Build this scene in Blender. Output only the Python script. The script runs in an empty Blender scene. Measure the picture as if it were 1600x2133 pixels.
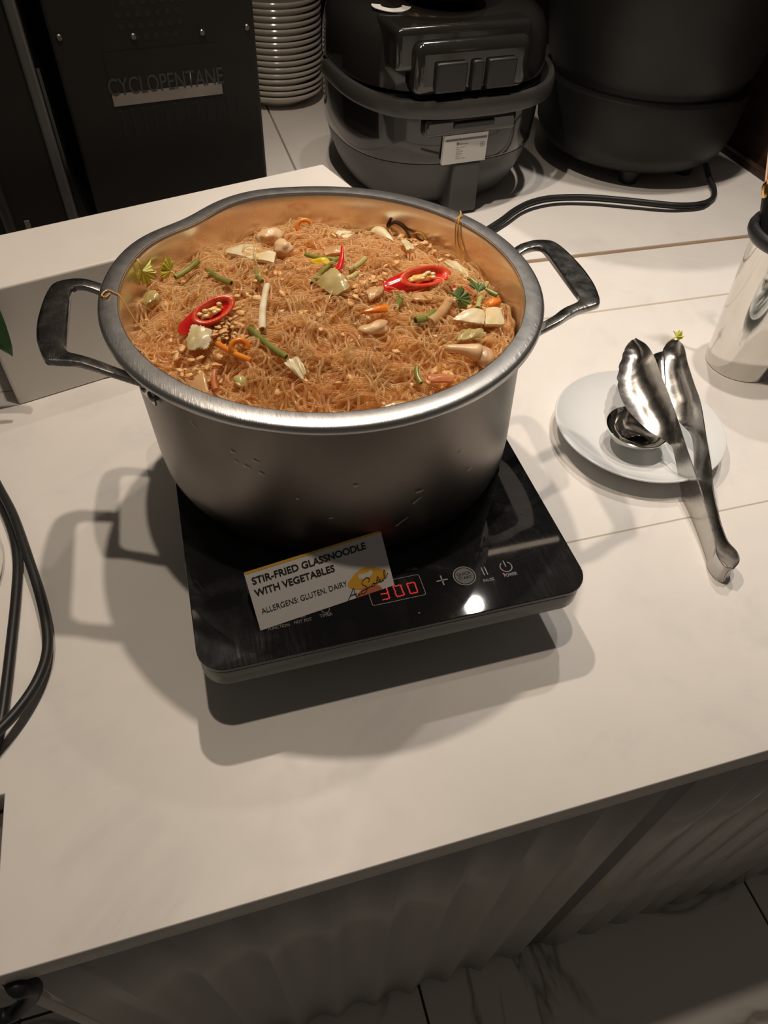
import bpy, bmesh, math, random
import numpy as np
from mathutils import Vector, Matrix, noise
random.seed(5)
RNG = np.random.default_rng(11)
SC = bpy.context.scene
COL = SC.collection
PI = math.pi
ZT = 0.069                                             # height of the cooker's glass above the counter

# ------------------------------------------------------------------ camera
F_PX = 1472.0
cam_d = bpy.data.cameras.new('camera'); cam = bpy.data.objects.new('camera', cam_d); COL.objects.link(cam)
pitch, yaw, roll = 0.8434, 0.3165, 0.0552
fw = Vector((math.sin(yaw)*math.cos(pitch), math.cos(yaw)*math.cos(pitch), -math.sin(pitch)))
rt = Vector((math.cos(yaw), -math.sin(yaw), 0)); up = rt.cross(fw)
c_, s_ = math.cos(roll), math.sin(roll)
r2 = c_*rt + s_*up; u2 = -s_*rt + c_*up
M = Matrix((r2, u2, -fw)).transposed().to_4x4(); M.translation = Vector((-0.0503, -0.5194, 0.4952))
cam.matrix_world = M
cam_d.sensor_fit = 'VERTICAL'; cam_d.sensor_height = 24.0; cam_d.lens = 24.0*F_PX/2133.0
cam_d.clip_start = 0.01
SC.camera = cam

# ------------------------------------------------------------------ world, lamps, exposure
w = bpy.data.worlds.new('world'); SC.world = w; w.use_nodes = True
bg = w.node_tree.nodes['Background']; bg.inputs[0].default_value = (1.0, 0.86, 0.72, 1); bg.inputs[1].default_value = 0.046
SC.view_settings.view_transform = 'Standard'; SC.view_settings.look = 'None'
SC.view_settings.gamma = 1.0; SC.view_settings.use_curve_mapping = False; SC.view_settings.exposure = 0.0
SC.cycles.transparent_max_bounces = 64; SC.cycles.max_bounces = 12; SC.cycles.diffuse_bounces = 8; SC.cycles.transmission_bounces = 10; SC.cycles.caustics_refractive = False
SC.cycles.use_denoising = True; SC.cycles.sample_clamp_indirect = 3.0; SC.cycles.blur_glossy = 0.5
def spot(name, loc, aim, power, radius, deg, blend, col):
    l = bpy.data.lights.new(name, 'SPOT'); l.energy = power; l.shadow_soft_size = radius
    l.spot_size = math.radians(deg); l.spot_blend = blend; l.color = col
    o = bpy.data.objects.new(name, l); COL.objects.link(o); o.location = loc
    o.rotation_euler = (Vector(aim)-Vector(loc)).to_track_quat('-Z', 'Y').to_euler()
    return o
WARM = (1.0, 0.835, 0.675)
spot('pendant_lamp', (0.050, 0.178, 0.914), (0.16, 0.16, 0), 13.4, 0.012, 104, 0.40, WARM)
spot('ceiling_downlight', (0.0, -0.019, 2.514), (0.06, -0.06, 0), 60.0, 0.030, 46, 0.9, WARM)
spot('ceiling_downlight_far', (0.955, 1.127, 2.37), (0.62, 0.30, 0), 70.0, 0.036, 44, 1.0, (1.0, 0.90, 0.80))
spot('fill_spot_right', (0.62, 0.20, 2.5), (0.62, 0.20, 0), 98.0, 0.035, 36, 1.0, (1.0, 0.89, 0.78))  # added lamp without a visible source, brightens the right side of the counter

# ------------------------------------------------------------------ helpers
def link(o, parent=None, loc=None):
    COL.objects.link(o)
    if parent is not None: o.parent = parent
    if loc is not None: o.location = loc
    return o
def tag(o, label=None, cat=None, group=None, kind=None):
    if label: o['label'] = label
    if cat: o['category'] = cat
    if group: o['group'] = group
    if kind: o['kind'] = kind
    return o
def thing(name, label, cat, loc=(0, 0, 0), rz=0, group=None):
    o = bpy.data.objects.new(name, None); o.empty_display_size = 0.02
    link(o); o.location = loc; o.rotation_euler = (0, 0, rz)
    return tag(o, label, cat, group)
def meshobj(name, verts, faces, m, parent=None, smooth=True, loc=None, auto=None):
    me = bpy.data.meshes.new(name)
    me.from_pydata([tuple(map(float, v)) for v in verts], [], [tuple(map(int, f)) for f in faces])
    me.validate(); me.update()
    if m is not None: me.materials.append(m)
    return finish(name, me, parent, smooth, loc, auto)
def finish(name, me, parent=None, smooth=True, loc=None, auto=None):
    if smooth:
        me.polygons.foreach_set('use_smooth', [True]*len(me.polygons))
        if auto is not None:
            me.set_sharp_from_angle(angle=math.radians(auto))
            if len(me.polygons) < 4000:                       # big plain faces stay truly flat beside their rounded edges
                ar = [p.area for p in me.polygons]; tot = sum(ar)
                for p, a_ in zip(me.polygons, ar):
                    if len(p.vertices) > 8 or a_ > 0.04*tot: p.use_smooth = False
    return link(bpy.data.objects.new(name, me), parent, loc)
def bmobj(name, bm, m, parent=None, smooth=False, loc=None, auto=None, recalc=True):
    if recalc: bmesh.ops.recalc_face_normals(bm, faces=bm.faces[:])
    me = bpy.data.meshes.new(name); bm.to_mesh(me); bm.free()
    if m is not None: me.materials.append(m)
    return finish(name, me, parent, smooth, loc, auto)
def box_bm(x0, x1, y0, y1, z0, z1, bev=0.0, seg=2, bm=None):
    own = bm is None
    b = bmesh.new()
    bmesh.ops.create_cube(b, size=1)
    for v in b.verts:
        v.co = Vector(((x0+x1)/2+v.co.x*(x1-x0), (y0+y1)/2+v.co.y*(y1-y0), (z0+z1)/2+v.co.z*(z1-z0)))
    if bev > 0: bmesh.ops.bevel(b, geom=b.edges[:], offset=bev, segments=seg, profile=0.5, affect='EDGES')
    if own: return b
    me = bpy.data.meshes.new('t'); b.to_mesh(me); b.free(); bm.from_mesh(me); bpy.data.meshes.remove(me)
    return bm
def box(name, x0, x1, y0, y1, z0, z1, m, parent=None, bev=0.0, seg=2):
    return bmobj(name, box_bm(x0, x1, y0, y1, z0, z1, bev, seg), m, parent, smooth=bev > 0, auto=35)
def prism_bm(poly, z0, z1, bev=0.0, seg=2, flat=True):
    b = bmesh.new()
    vs = [b.verts.new((p[0], p[1], z1)) for p in poly]
    f = b.faces.new(vs)
    r = bmesh.ops.extrude_face_region(b, geom=[f])
    for v in r['geom']:
        if isinstance(v, bmesh.types.BMVert): v.co.z = z0
    bmesh.ops.recalc_face_normals(b, faces=b.faces[:])
    if bev > 0:
        ed = [e for e in b.edges if abs(e.verts[0].co.z-e.verts[1].co.z) < 1e-9]
        bmesh.ops.bevel(b, geom=ed, offset=bev, segments=seg, profile=0.5, affect='EDGES')
    return b
def rrect(x0, x1, y0, y1, r, n=8):
    out = []
    for cx, cy, a0 in ((x1-r, y1-r, 0), (x0+r, y1-r, PI/2), (x0+r, y0+r, PI), (x1-r, y0+r, 1.5*PI)):
        for k in range(n+1):
            a = a0+k*PI/2/n; out.append((cx+r*math.cos(a), cy+r*math.sin(a)))
    return out
def lathe(name, prof, m, parent=None, n=96, loc=None, fx=None, auto=40, closed=False, smooth=True):
    """prof = list of (r, z); fx(x, y, z, theta) -> (x, y, z) adjusts points"""
    V, Fc, idx = [], [], []
    for (r, z) in prof:
        if r < 1e-6:
            p = (0, 0, z); V.append(fx(*p, 0) if fx else p); idx.append([len(V)-1]*n)
        else:
            row = []
            for k in range(n):
                t = 2*PI*k/n; p = (r*math.cos(t), r*math.sin(t), z)
                V.append(fx(*p, t) if fx else p); row.append(len(V)-1)
            idx.append(row)
    L = len(prof)
    for i in range(L if closed else L-1):
        a, b = idx[i], idx[(i+1) % L]
        for k in range(n):
            q = [a[k], a[(k+1) % n], b[(k+1) % n], b[k]]
            u = []
            for x in q:
                if x not in u: u.append(x)
            if len(u) > 2: Fc.append(u)
    return meshobj(name, V, Fc, m, parent, smooth, loc, auto)
def spline(P, n):
    """Catmull-Rom through P, n samples per span"""
    P = [Vector(p) for p in P]; out = []
    Q = [2*P[0]-P[1]]+P+[2*P[-1]-P[-2]]
    for i in range(1, len(Q)-2):
        for k in range(n):
            t = k/n; a, b, c, d = Q[i-1:i+3]
            out.append(0.5*((2*b)+(c-a)*t+(2*a-5*b+4*c-d)*t*t+(3*b-a-3*c+d)*t**3))
    out.append(P[-1]); return out
def tube_vf(pts, rad, sides=8, cap=True, flat=1.0):
    V, Fc = [], []
    pts = [Vector(p) for p in pts]; N = len(pts)
    t0 = (pts[1]-pts[0]).normalized(); nrm = t0.orthogonal().normalized()
    for i, p in enumerate(pts):
        t = (pts[min(i+1, N-1)]-pts[max(i-1, 0)]).normalized()
        nrm = (nrm-t*nrm.dot(t)).normalized(); b = t.cross(nrm)
        r = rad[i] if hasattr(rad, '__len__') else rad
        for k in range(sides):
            a = 2*PI*k/sides; V.append(p+nrm*(r*math.cos(a))+b*(r*flat*math.sin(a)))
    for i in range(N-1):
        for k in range(sides):
            Fc.append((i*sides+k, i*sides+(k+1) % sides, (i+1)*sides+(k+1) % sides, (i+1)*sides+k))
    if cap:
        Fc.append(tuple(reversed(range(sides)))); Fc.append(tuple(range((N-1)*sides, N*sides)))
    return V, Fc
def tube(name, pts, rad, m, parent=None, sides=8, flat=1.0):
    V, Fc = tube_vf(pts, rad, sides, True, flat)
    return meshobj(name, V, Fc, m, parent, True, auto=50)
def join(parts):
    V, Fc = [], []
    for v, f in parts:
        o = len(V); V += list(v); Fc += [tuple(i+o for i in q) for q in f]
    return V, Fc
FONT_CACHE = {}
def text(name, body, size, mat4, m, parent, bold=0.0, align='LEFT', extrude=0.0, sx=1.0, shear=0.0, fit=None):
    cu = bpy.data.curves.new(name, 'FONT'); cu.body = body; cu.size = size; cu.offset = bold; cu.align_x = align
    cu.extrude = extrude; cu.resolution_u = 4; cu.shear = shear
    tmp = bpy.data.objects.new('tmp', cu); COL.objects.link(tmp)
    dg = bpy.context.evaluated_depsgraph_get(); me = bpy.data.meshes.new_from_object(tmp.evaluated_get(dg))
    bpy.data.objects.remove(tmp); bpy.data.curves.remove(cu)
    if fit:
        xs = [v.co.x for v in me.vertices]; sx = fit/(max(xs)-min(xs))
    me.transform(mat4 @ Matrix.Diagonal((sx, 1, 1, 1)))
    me.materials.clear(); me.materials.append(m); me.name = name
    return link(bpy.data.objects.new(name, me), parent)
def frame(o, x, y):
    """matrix with origin o, local x, local y (z = x cross y)"""
    x = Vector(x).normalized(); y = Vector(y); y = (y-x*y.dot(x)).normalized(); z = x.cross(y)
    m = Matrix((x, y, z)).transposed().to_4x4(); m.translation = Vector(o); return m

# ------------------------------------------------------------------ materials
class NT:
    def __init__(s, name):
        s.m = bpy.data.materials.new(name); s.m.use_nodes = True; s.t = s.m.node_tree
        s.b = s.t.nodes['Principled BSDF']; s.out = s.t.nodes['Material Output']
    def n(s, typ, **kw):
        x = s.t.nodes.new(typ)
        for k, v in kw.items():
            if k in x.inputs: x.inputs[k].default_value = v
            else: setattr(x, k, v)
        return x
    def l(s, a, b): s.t.links.new(a, b)
    def tc(s, scale=(1, 1, 1)):
        c = s.n('ShaderNodeTexCoord'); mp = s.n('ShaderNodeMapping'); mp.inputs['Scale'].default_value = scale
        s.l(c.outputs['Object'], mp.inputs['Vector']); return mp.outputs['Vector']
    def noise(s, vec, scale, detail=4, rough=0.55, dist=0.0):
        x = s.n('ShaderNodeTexNoise'); x.inputs['Scale'].default_value = scale; x.inputs['Detail'].default_value = detail
        x.inputs['Roughness'].default_value = rough; x.inputs['Distortion'].default_value = dist
        s.l(vec, x.inputs['Vector']); return x.outputs['Fac']
    def ramp(s, fac, stops):
        r = s.n('ShaderNodeValToRGB'); e = r.color_ramp.elements
        while len(e) < len(stops): e.new(0.5)
        for k, (p, c) in enumerate(stops):
            e[k].position = p; e[k].color = (c[0], c[1], c[2], 1) if hasattr(c, '__len__') else (c, c, c, 1)
        s.l(fac, r.inputs['Fac']); return r.outputs['Color']
    def bump(s, h, strength=0.2, dist=0.001):
        b = s.n('ShaderNodeBump'); b.inputs['Strength'].default_value = strength; b.inputs['Distance'].default_value = dist
        s.l(h, b.inputs['Height']); s.l(b.outputs['Normal'], s.b.inputs['Normal'])
def mat(name, col, rough=0.5, metal=0.0, var=0.0, vscale=30, bump=0.0, bscale=200, spec=0.5, coat=0.0, trans=0.0, sss=0.0, stretch=(1, 1, 1), rvar=0.0, emit=None, ior=1.45):
    q = NT(name); b = q.b
    b.inputs['Base Color'].default_value = (*col, 1); b.inputs['Roughness'].default_value = rough; b.inputs['Metallic'].default_value = metal
    b.inputs['Specular IOR Level'].default_value = spec; b.inputs['Coat Weight'].default_value = coat; b.inputs['Coat Roughness'].default_value = 0.05
    b.inputs['Transmission Weight'].default_value = trans; b.inputs['IOR'].default_value = ior
    if sss:
        b.inputs['Subsurface Weight'].default_value = sss; b.inputs['Subsurface Radius'].default_value = (0.006, 0.003, 0.0015); b.inputs['Subsurface Scale'].default_value = 1.0
    v = q.tc(stretch)
    if var:
        f = q.noise(v, vscale); lo = tuple(c*(1-var) for c in col); hi = tuple(min(1, c*(1+var)) for c in col)
        q.l(q.ramp(f, [(0.3, lo), (0.7, hi)]), b.inputs['Base Color'])
    if rvar:
        f = q.noise(v, vscale*2.3, 6); q.l(q.ramp(f, [(0.3, max(0.02, rough-rvar)), (0.75, min(1, rough+rvar))]), b.inputs['Roughness'])
    if bump: q.bump(q.noise(v, bscale, 5), bump)
    if emit:
        b.inputs['Emission Color'].default_value = (*emit[0], 1); b.inputs['Emission Strength'].default_value = emit[1]
    return q.m

def mat_quartz(name, base=(0.80, 0.775, 0.74)):
    q = NT(name); v = q.tc()
    a = q.noise(v, 2.6, 7, 0.6, 1.6); b = q.noise(v, 7.0, 4, 0.6, 0.6)
    vein = q.ramp(a, [(0.44, 0.0), (0.50, 1.0), (0.56, 0.0)]); msk = q.ramp(b, [(0.46, 0.0), (0.72, 1.0)])
    mm = q.n('ShaderNodeMath', operation='MULTIPLY'); q.l(vein, mm.inputs[0]); q.l(msk, mm.inputs[1])
    dirt = q.ramp(q.noise(v, 16, 5, 0.6), [(0.30, tuple(c*0.965 for c in base)), (0.6, base)])
    mx = q.n('ShaderNodeMix', data_type='RGBA'); q.l(mm.outputs[0], mx.inputs[0]); q.l(dirt, mx.inputs[6])
    mx.inputs[7].default_value = (base[0]*0.87, base[1]*0.87, base[2]*0.89, 1)
    q.l(mx.outputs[2], q.b.inputs['Base Color'])
    q.l(q.ramp(q.noise(v, 40, 5), [(0.3, 0.34), (0.7, 0.46)]), q.b.inputs['Roughness'])
    return q.m
def mat_marble(name):
    q = NT(name); v = q.tc()
    a = q.noise(v, 1.7, 6, 0.52, 1.0)
    vein = q.ramp(a, [(0.482, (0.80, 0.77, 0.73)), (0.496, (0.36, 0.34, 0.31)), (0.502, (0.60, 0.57, 0.53)), (0.514, (0.80, 0.77, 0.73))])
    q.l(vein, q.b.inputs['Base Color']); q.b.inputs['Roughness'].default_value = 0.25
    return q.m
def mat_steel(name, col, rough, stretch=(1, 1, 1), scr=0.5, scale=60, bump=0.05, fine=0.0):
    """brushed / worn stainless steel with fine scratches and smears"""
    q = NT(name); b = q.b; v = q.tc(stretch)
    b.inputs['Metallic'].default_value = 1.0
    f = q.noise(v, scale, 8, 0.7); g = q.noise(q.tc(), 14, 5, 0.6)
    q.l(q.ramp(g, [(0.3, tuple(c*0.86 for c in col)), (0.7, col)]), b.inputs['Base Color'])
    q.l(q.ramp(f, [(0.35, max(0.03, rough*(1-scr))), (0.70, min(1, rough*(1+scr)))]), b.inputs['Roughness'])
    if fine:                                                  # hair-fine scratches in two directions
        hs = []
        for k, an in enumerate((0.5, -0.7, 1.9)):
            c = q.n('ShaderNodeTexCoord'); mp = q.n('ShaderNodeMapping'); mp.inputs['Rotation'].default_value = (0, 0, an); mp.inputs['Scale'].default_value = (2300, 70, 70)
            q.l(c.outputs['Object'], mp.inputs['Vector']); hs.append(q.ramp(q.noise(mp.outputs['Vector'], 1.0, 2), [(0.60, 0.0), (0.72, 1.0)]))
        a1 = q.n('ShaderNodeMath', operation='ADD'); q.l(hs[0], a1.inputs[0]); q.l(hs[1], a1.inputs[1])
        a2 = q.n('ShaderNodeMath', operation='ADD'); q.l(a1.outputs[0], a2.inputs[0]); q.l(hs[2], a2.inputs[1]); a2.use_clamp = True
        q.bump(a2.outputs[0], fine, 0.0004)
    elif bump: q.bump(f, bump, 0.0006)
    return q.m
def mat_glass_top(name):
    q = NT(name); b = q.b; v = q.tc()
    sm = q.noise(v, 22, 6, 0.65, 0.6); st = q.noise(q.tc((260, 40, 40)), 1.0, 3); sc = q.noise(v, 9, 3)
    m1 = q.n('ShaderNodeMath', operation='MULTIPLY'); q.l(q.ramp(sm, [(0.50, 0.0), (0.72, 1.0)]), m1.inputs[0]); q.l(q.ramp(sc, [(0.4, 0.15), (0.65, 1.0)]), m1.inputs[1])
    m2 = q.n('ShaderNodeMath', operation='MULTIPLY_ADD'); q.l(q.ramp(st, [(0.55, 0.0), (0.78, 1.0)]), m2.inputs[0]); q.l(m1.outputs[0], m2.inputs[1]); q.l(m1.outputs[0], m2.inputs[2]); m3 = q.n('ShaderNodeMath', operation='MULTIPLY'); q.l(m2.outputs[0], m3.inputs[0]); m3.inputs[1].default_value = 0.6
    for (px, py, rad, amp, ang) in ((-0.098, -0.166, 0.045, 0.9, 0.5), (0.105, -0.135, 0.075, 0.35, -0.4), (0.115, -0.03, 0.05, 0.3, 1.0)):   # scuffed patches left by wiping
        tc = q.n('ShaderNodeTexCoord'); sb = q.n('ShaderNodeVectorMath', operation='SUBTRACT'); q.l(tc.outputs['Object'], sb.inputs[0]); sb.inputs[1].default_value = (px, py, ZT)
        ln = q.n('ShaderNodeVectorMath', operation='LENGTH'); q.l(sb.outputs['Vector'], ln.inputs[0])
        k1 = q.ramp(ln.outputs['Value'], [(0.0, amp), (rad, 0.0)])
        mp = q.n('ShaderNodeMapping'); mp.inputs['Rotation'].default_value = (0, 0, ang); mp.inputs['Scale'].default_value = (700, 35, 35); q.l(tc.outputs['Object'], mp.inputs['Vector'])
        k2 = q.ramp(q.noise(mp.outputs['Vector'], 1.0, 4, 0.7), [(0.42, 0.06), (0.66, 1.0)])
        k3 = q.n('ShaderNodeMath', operation='MULTIPLY'); q.l(k1, k3.inputs[0]); q.l(k2, k3.inputs[1])
        k4 = q.n('ShaderNodeMath', operation='MULTIPLY'); q.l(k3.outputs[0], k4.inputs[0]); q.l(q.ramp(q.noise(tc.outputs['Object'], 60, 4), [(0.38, 0.1), (0.62, 1.0)]), k4.inputs[1])
        ad = q.n('ShaderNodeMath', operation='ADD'); q.l(m3.outputs[0], ad.inputs[0]); q.l(k4.outputs[0], ad.inputs[1]); m3 = ad
    q.l(q.ramp(m3.outputs[0], [(0.0, (0.014, 0.014, 0.015)), (0.5, (0.045, 0.046, 0.050)), (1.0, (0.11, 0.115, 0.125))]), b.inputs['Base Color'])
    q.l(q.ramp(m1.outputs[0], [(0.0, 0.03), (1.0, 0.10)]), b.inputs['Roughness'])
    b.inputs['Specular IOR Level'].default_value = 0.5
    return q.m
def mat_noodle(name):
    q = NT(name); b = q.b; v = q.tc()
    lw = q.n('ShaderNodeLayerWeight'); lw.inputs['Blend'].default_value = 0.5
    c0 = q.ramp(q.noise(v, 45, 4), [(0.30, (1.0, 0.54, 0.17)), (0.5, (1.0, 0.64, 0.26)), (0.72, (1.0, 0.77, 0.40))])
    cm = q.n('ShaderNodeMix', data_type='RGBA'); q.l(lw.outputs['Facing'], cm.inputs[0]); q.l(c0, cm.inputs[6]); cm.inputs[7].default_value = (1.0, 0.86, 0.60, 1); col = cm.outputs[2]  # paler edge colour paints the bright refraction lines along each strand
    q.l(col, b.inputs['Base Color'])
    b.inputs['Roughness'].default_value = 0.12; b.inputs['Specular IOR Level'].default_value = 0.7; b.inputs['Coat Weight'].default_value = 0.8; b.inputs['Coat Roughness'].default_value = 0.10
    tl = q.n('ShaderNodeBsdfTranslucent'); q.l(col, tl.inputs['Color'])
    m0 = q.n('ShaderNodeMixShader'); m0.inputs[0].default_value = 0.40; q.l(b.outputs[0], m0.inputs[1]); q.l(tl.outputs[0], m0.inputs[2])
    tr = q.n('ShaderNodeBsdfTransparent'); tr.inputs[0].default_value = (1.0, 0.97, 0.90, 1)
    fac = q.ramp(lw.outputs['Facing'], [(0.12, 0.84), (0.75, 0.24)])
    m1 = q.n('ShaderNodeMixShader'); q.l(fac, m1.inputs[0]); q.l(m0.outputs[0], m1.inputs[1]); q.l(tr.outputs[0], m1.inputs[2])
    q.l(m1.outputs[0], q.out.inputs['Surface'])
    return q.m
def mat_bed(name):
    q = NT(name); b = q.b; v = q.tc()
    n1 = q.noise(v, 70, 6, 0.6, 1.5)
    q.l(q.ramp(n1, [(0.28, (0.95, 0.50, 0.17)), (0.5, (1.0, 0.66, 0.29)), (0.7, (1.0, 0.79, 0.44))]), b.inputs['Base Color'])
    b.inputs['Roughness'].default_value = 0.28; b.inputs['Specular IOR Level'].default_value = 0.7
    b.inputs['Subsurface Weight'].default_value = 0.15; b.inputs['Subsurface Radius'].default_value = (0.010, 0.005, 0.002); b.inputs['Subsurface Scale'].default_value = 1.0
    w_ = q.n('ShaderNodeTexWave', bands_direction='DIAGONAL'); w_.inputs['Scale'].default_value = 95; w_.inputs['Distortion'].default_value = 26; w_.inputs['Detail'].default_value = 2.5; w_.inputs['Detail Scale'].default_value = 0.55
    q.l(v, w_.inputs['Vector']); q.bump(w_.outputs['Fac'], 0.9, 0.0012)
    return q.m
def mat_veg(name, c0, c1, rough=0.3, scale=80, clear=0.0, stretch=(1, 1, 1), bump=0.25, bscale=160):
    q = NT(name); b = q.b; v = q.tc(stretch)
    q.l(q.ramp(q.noise(v, scale, 5), [(0.32, c0), (0.68, c1)]), b.inputs['Base Color'])
    b.inputs['Roughness'].default_value = rough; b.inputs['Specular IOR Level'].default_value = 0.6
    b.inputs['Subsurface Weight'].default_value = 0.15; b.inputs['Subsurface Radius'].default_value = (0.004, 0.003, 0.0015); b.inputs['Subsurface Scale'].default_value = 1.0
    if bump: q.bump(q.noise(v, bscale, 4), bump, 0.0008)
    if clear:
        tr = q.n('ShaderNodeBsdfTransparent'); tr.inputs[0].default_value = (*[min(1, c*1.25) for c in c1], 1)
        mx = q.n('ShaderNodeMixShader'); mx.inputs[0].default_value = clear
        q.l(b.outputs[0], mx.inputs[1]); q.l(tr.outputs[0], mx.inputs[2]); q.l(mx.outputs[0], q.out.inputs['Surface'])
    return q.m

Q = {}
Q['quartz'] = mat_quartz('white_quartz')
Q['riser'] = mat('riser_white', (0.72, 0.69, 0.65), 0.45, var=0.05, vscale=8)
Q['gap'] = mat('joint_filler', (0.30, 0.20, 0.125), 0.6, var=0.3, vscale=40, stretch=(0.2, 1, 1))
Q['blocker'] = mat('light_block', (0.10, 0.09, 0.08), 0.7)
Q['panel'] = mat('panel_lacquer', (0.60, 0.58, 0.55), 0.28, var=0.04, vscale=12)
Q['recess_shade'] = mat('recess_dark', (0.16, 0.15, 0.14), 0.4)
Q['marble'] = mat_marble('floor_marble')
Q['grout'] = mat('grout', (0.05, 0.045, 0.04), 0.8)
Q['wall'] = mat('dark_wall', (0.02, 0.018, 0.016), 0.7, var=0.2)
Q['wood'] = mat('dark_brown_wood', (0.05, 0.028, 0.018), 0.45, var=0.35, vscale=10, stretch=(1, 1, 8))
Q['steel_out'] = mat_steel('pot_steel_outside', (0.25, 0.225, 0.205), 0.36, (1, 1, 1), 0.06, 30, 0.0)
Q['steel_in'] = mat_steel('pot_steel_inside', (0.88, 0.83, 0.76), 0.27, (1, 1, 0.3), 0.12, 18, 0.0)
Q['steel_rim'] = mat_steel('pot_steel_rim', (0.66, 0.66, 0.66), 0.35, (1, 1, 1), 0.07, 90, 0.0, 0.16)
Q['steel_handle'] = mat_steel('handle_steel', (0.62, 0.61, 0.59), 0.22, (1, 1, 1), 0.30, 60, 0.0, 0.22)
Q['steel_tong'] = mat_steel('tong_steel', (0.50, 0.485, 0.465), 0.27, (1, 1, 1), 0.25, 60, 0.006)
Q['mirror'] = mat_steel('polished_steel', (0.76, 0.74, 0.70), 0.075, (1, 1, 1), 0.5, 60, 0.008)
Q['rivet'] = mat_steel('rivet_steel', (0.20, 0.19, 0.18), 0.40)
Q['glass'] = mat_glass_top('black_glass')
Q['case'] = mat('cooker_case', (0.10, 0.105, 0.105), 0.22, var=0.1)
Q['case_dark'] = mat('cooker_under', (0.012, 0.012, 0.012), 0.5)
Q['print'] = mat('white_print', (0.42, 0.42, 0.42), 0.5)
Q['grey_print'] = mat('grey_print', (0.24, 0.24, 0.235), 0.5)
Q['led'] = mat('red_led', (0.25, 0.01, 0.01), 0.5, emit=((1.0, 0.05, 0.04), 0.55))
Q['led_dim'] = mat('red_led_dim', (0.2, 0.01, 0.02), 0.5, emit=((1.0, 0.05, 0.10), 0.25))
Q['card'] = mat('card_white', (0.80, 0.78, 0.76), 0.45)
Q['ink'] = mat('black_ink', (0.02, 0.018, 0.018), 0.6)
Q['yellow'] = mat('card_yellow', (0.85, 0.47, 0.05), 0.5)
Q['orange'] = mat('card_orange', (0.70, 0.22, 0.10), 0.5)
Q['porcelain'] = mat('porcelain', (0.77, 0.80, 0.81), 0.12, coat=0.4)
Q['porcelain_dim'] = mat('stacked_porcelain', (0.50, 0.47, 0.42), 0.16, coat=0.3)  # plate porcelain again, darkened for the weaker light at the back
Q['black_gloss'] = mat('rice_cooker_plastic', (0.014, 0.013, 0.012), 0.13, coat=0.5, rvar=0.05)
Q['grey_plastic'] = mat('rice_cooker_grey', (0.055, 0.053, 0.052), 0.36)
Q['black_satin'] = mat('black_satin', (0.016, 0.015, 0.014), 0.42)
Q['kettle'] = mat('kettle_enamel', (0.010, 0.010, 0.0095), 0.45, spec=0.35, var=0.25, vscale=12, bump=0.06, bscale=90)
Q['rubber'] = mat('black_rubber', (0.020, 0.021, 0.022), 0.42, var=0.15)
Q['machine'] = mat('machine_black', (0.0075, 0.0068, 0.0058), 0.5, var=0.15, spec=0.3)
Q['vent'] = mat('vent_shade', (0.002, 0.002, 0.002), 0.8)  # black stands in for the shade inside the vent openings
Q['film'] = mat('silver_sticker', (0.16, 0.145, 0.13), 0.38, var=0.2, vscale=20)
Q['sticker'] = mat('paper_sticker', (0.60, 0.59, 0.57), 0.5)
Q['brass'] = mat_steel('brass', (0.72, 0.46, 0.17), 0.2)
Q['rosegold'] = mat_steel('rose_gold', (0.75, 0.52, 0.40), 0.18)
Q['leaf'] = mat('plant_leaf', (0.03, 0.09, 0.022), 0.35, var=0.3, vscale=30)
Q['stem'] = mat('plant_stem', (0.05, 0.10, 0.03), 0.5)
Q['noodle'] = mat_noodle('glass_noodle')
Q['bed'] = mat_bed('noodle_bed')
Q['cabbage'] = mat_veg('cabbage_pale', (0.62, 0.50, 0.24), (0.86, 0.78, 0.55), 0.25, 60, 0.0, (1, 1, 1), 0.5, 120)
Q['cabbage_clear'] = mat_veg('cabbage_translucent', (0.50, 0.38, 0.13), (0.70, 0.60, 0.30), 0.2, 70, 0.22, (1, 1, 1), 0.2)
Q['cream'] = mat_veg('cabbage_cream', (0.78, 0.62, 0.34), (0.90, 0.83, 0.62), 0.22, 50, 0.0, (1, 1, 1), 0.2)
Q['onion'] = mat_veg('onion_cooked', (0.66, 0.38, 0.15), (0.82, 0.58, 0.31), 0.2, 60, 0.25, (1, 1, 1), 0.15)
Q['onion_red'] = mat_veg('onion_reddish', (0.55, 0.14, 0.05), (0.78, 0.36, 0.16), 0.22, 60, 0.2, (1, 1, 1), 0.15)
Q['chili'] = mat_veg('red_chili_skin', (0.62, 0.010, 0.010), (0.80, 0.030, 0.022), 0.15, 60, 0, (1, 1, 1), 0.0)
Q['chili_in'] = mat_veg('red_chili_flesh', (0.72, 0.05, 0.02), (0.80, 0.12, 0.05), 0.25, 200, 0, (1, 1, 1), 0.4, 400)
Q['seed'] = mat_veg('chili_seeds', (0.90, 0.38, 0.03), (0.95, 0.70, 0.25), 0.3, 120, 0, (1, 1, 1), 0.3)
Q['seed_pale'] = mat_veg('chili_seeds_pale', (0.92, 0.62, 0.25), (0.98, 0.85, 0.55), 0.3, 120, 0, (1, 1, 1), 0.2)
Q['carrot'] = mat_veg('carrot', (0.80, 0.20, 0.015), (0.90, 0.33, 0.04), 0.25, 90, 0, (1, 1, 1), 0.2)
Q['pepper'] = mat_veg('orange_pepper', (0.80, 0.14, 0.012), (0.92, 0.30, 0.03), 0.18, 60, 0, (1, 1, 1), 0.1)
Q['scallion'] = mat_veg('scallion_green', (0.13, 0.16, 0.025), (0.30, 0.31, 0.075), 0.28, 60, 0, (1, 1, 1), 0.2)
Q['scallion_pale'] = mat_veg('scallion_pale', (0.42, 0.40, 0.12), (0.66, 0.60, 0.28), 0.28, 60, 0, (1, 1, 1), 0.2)
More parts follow.
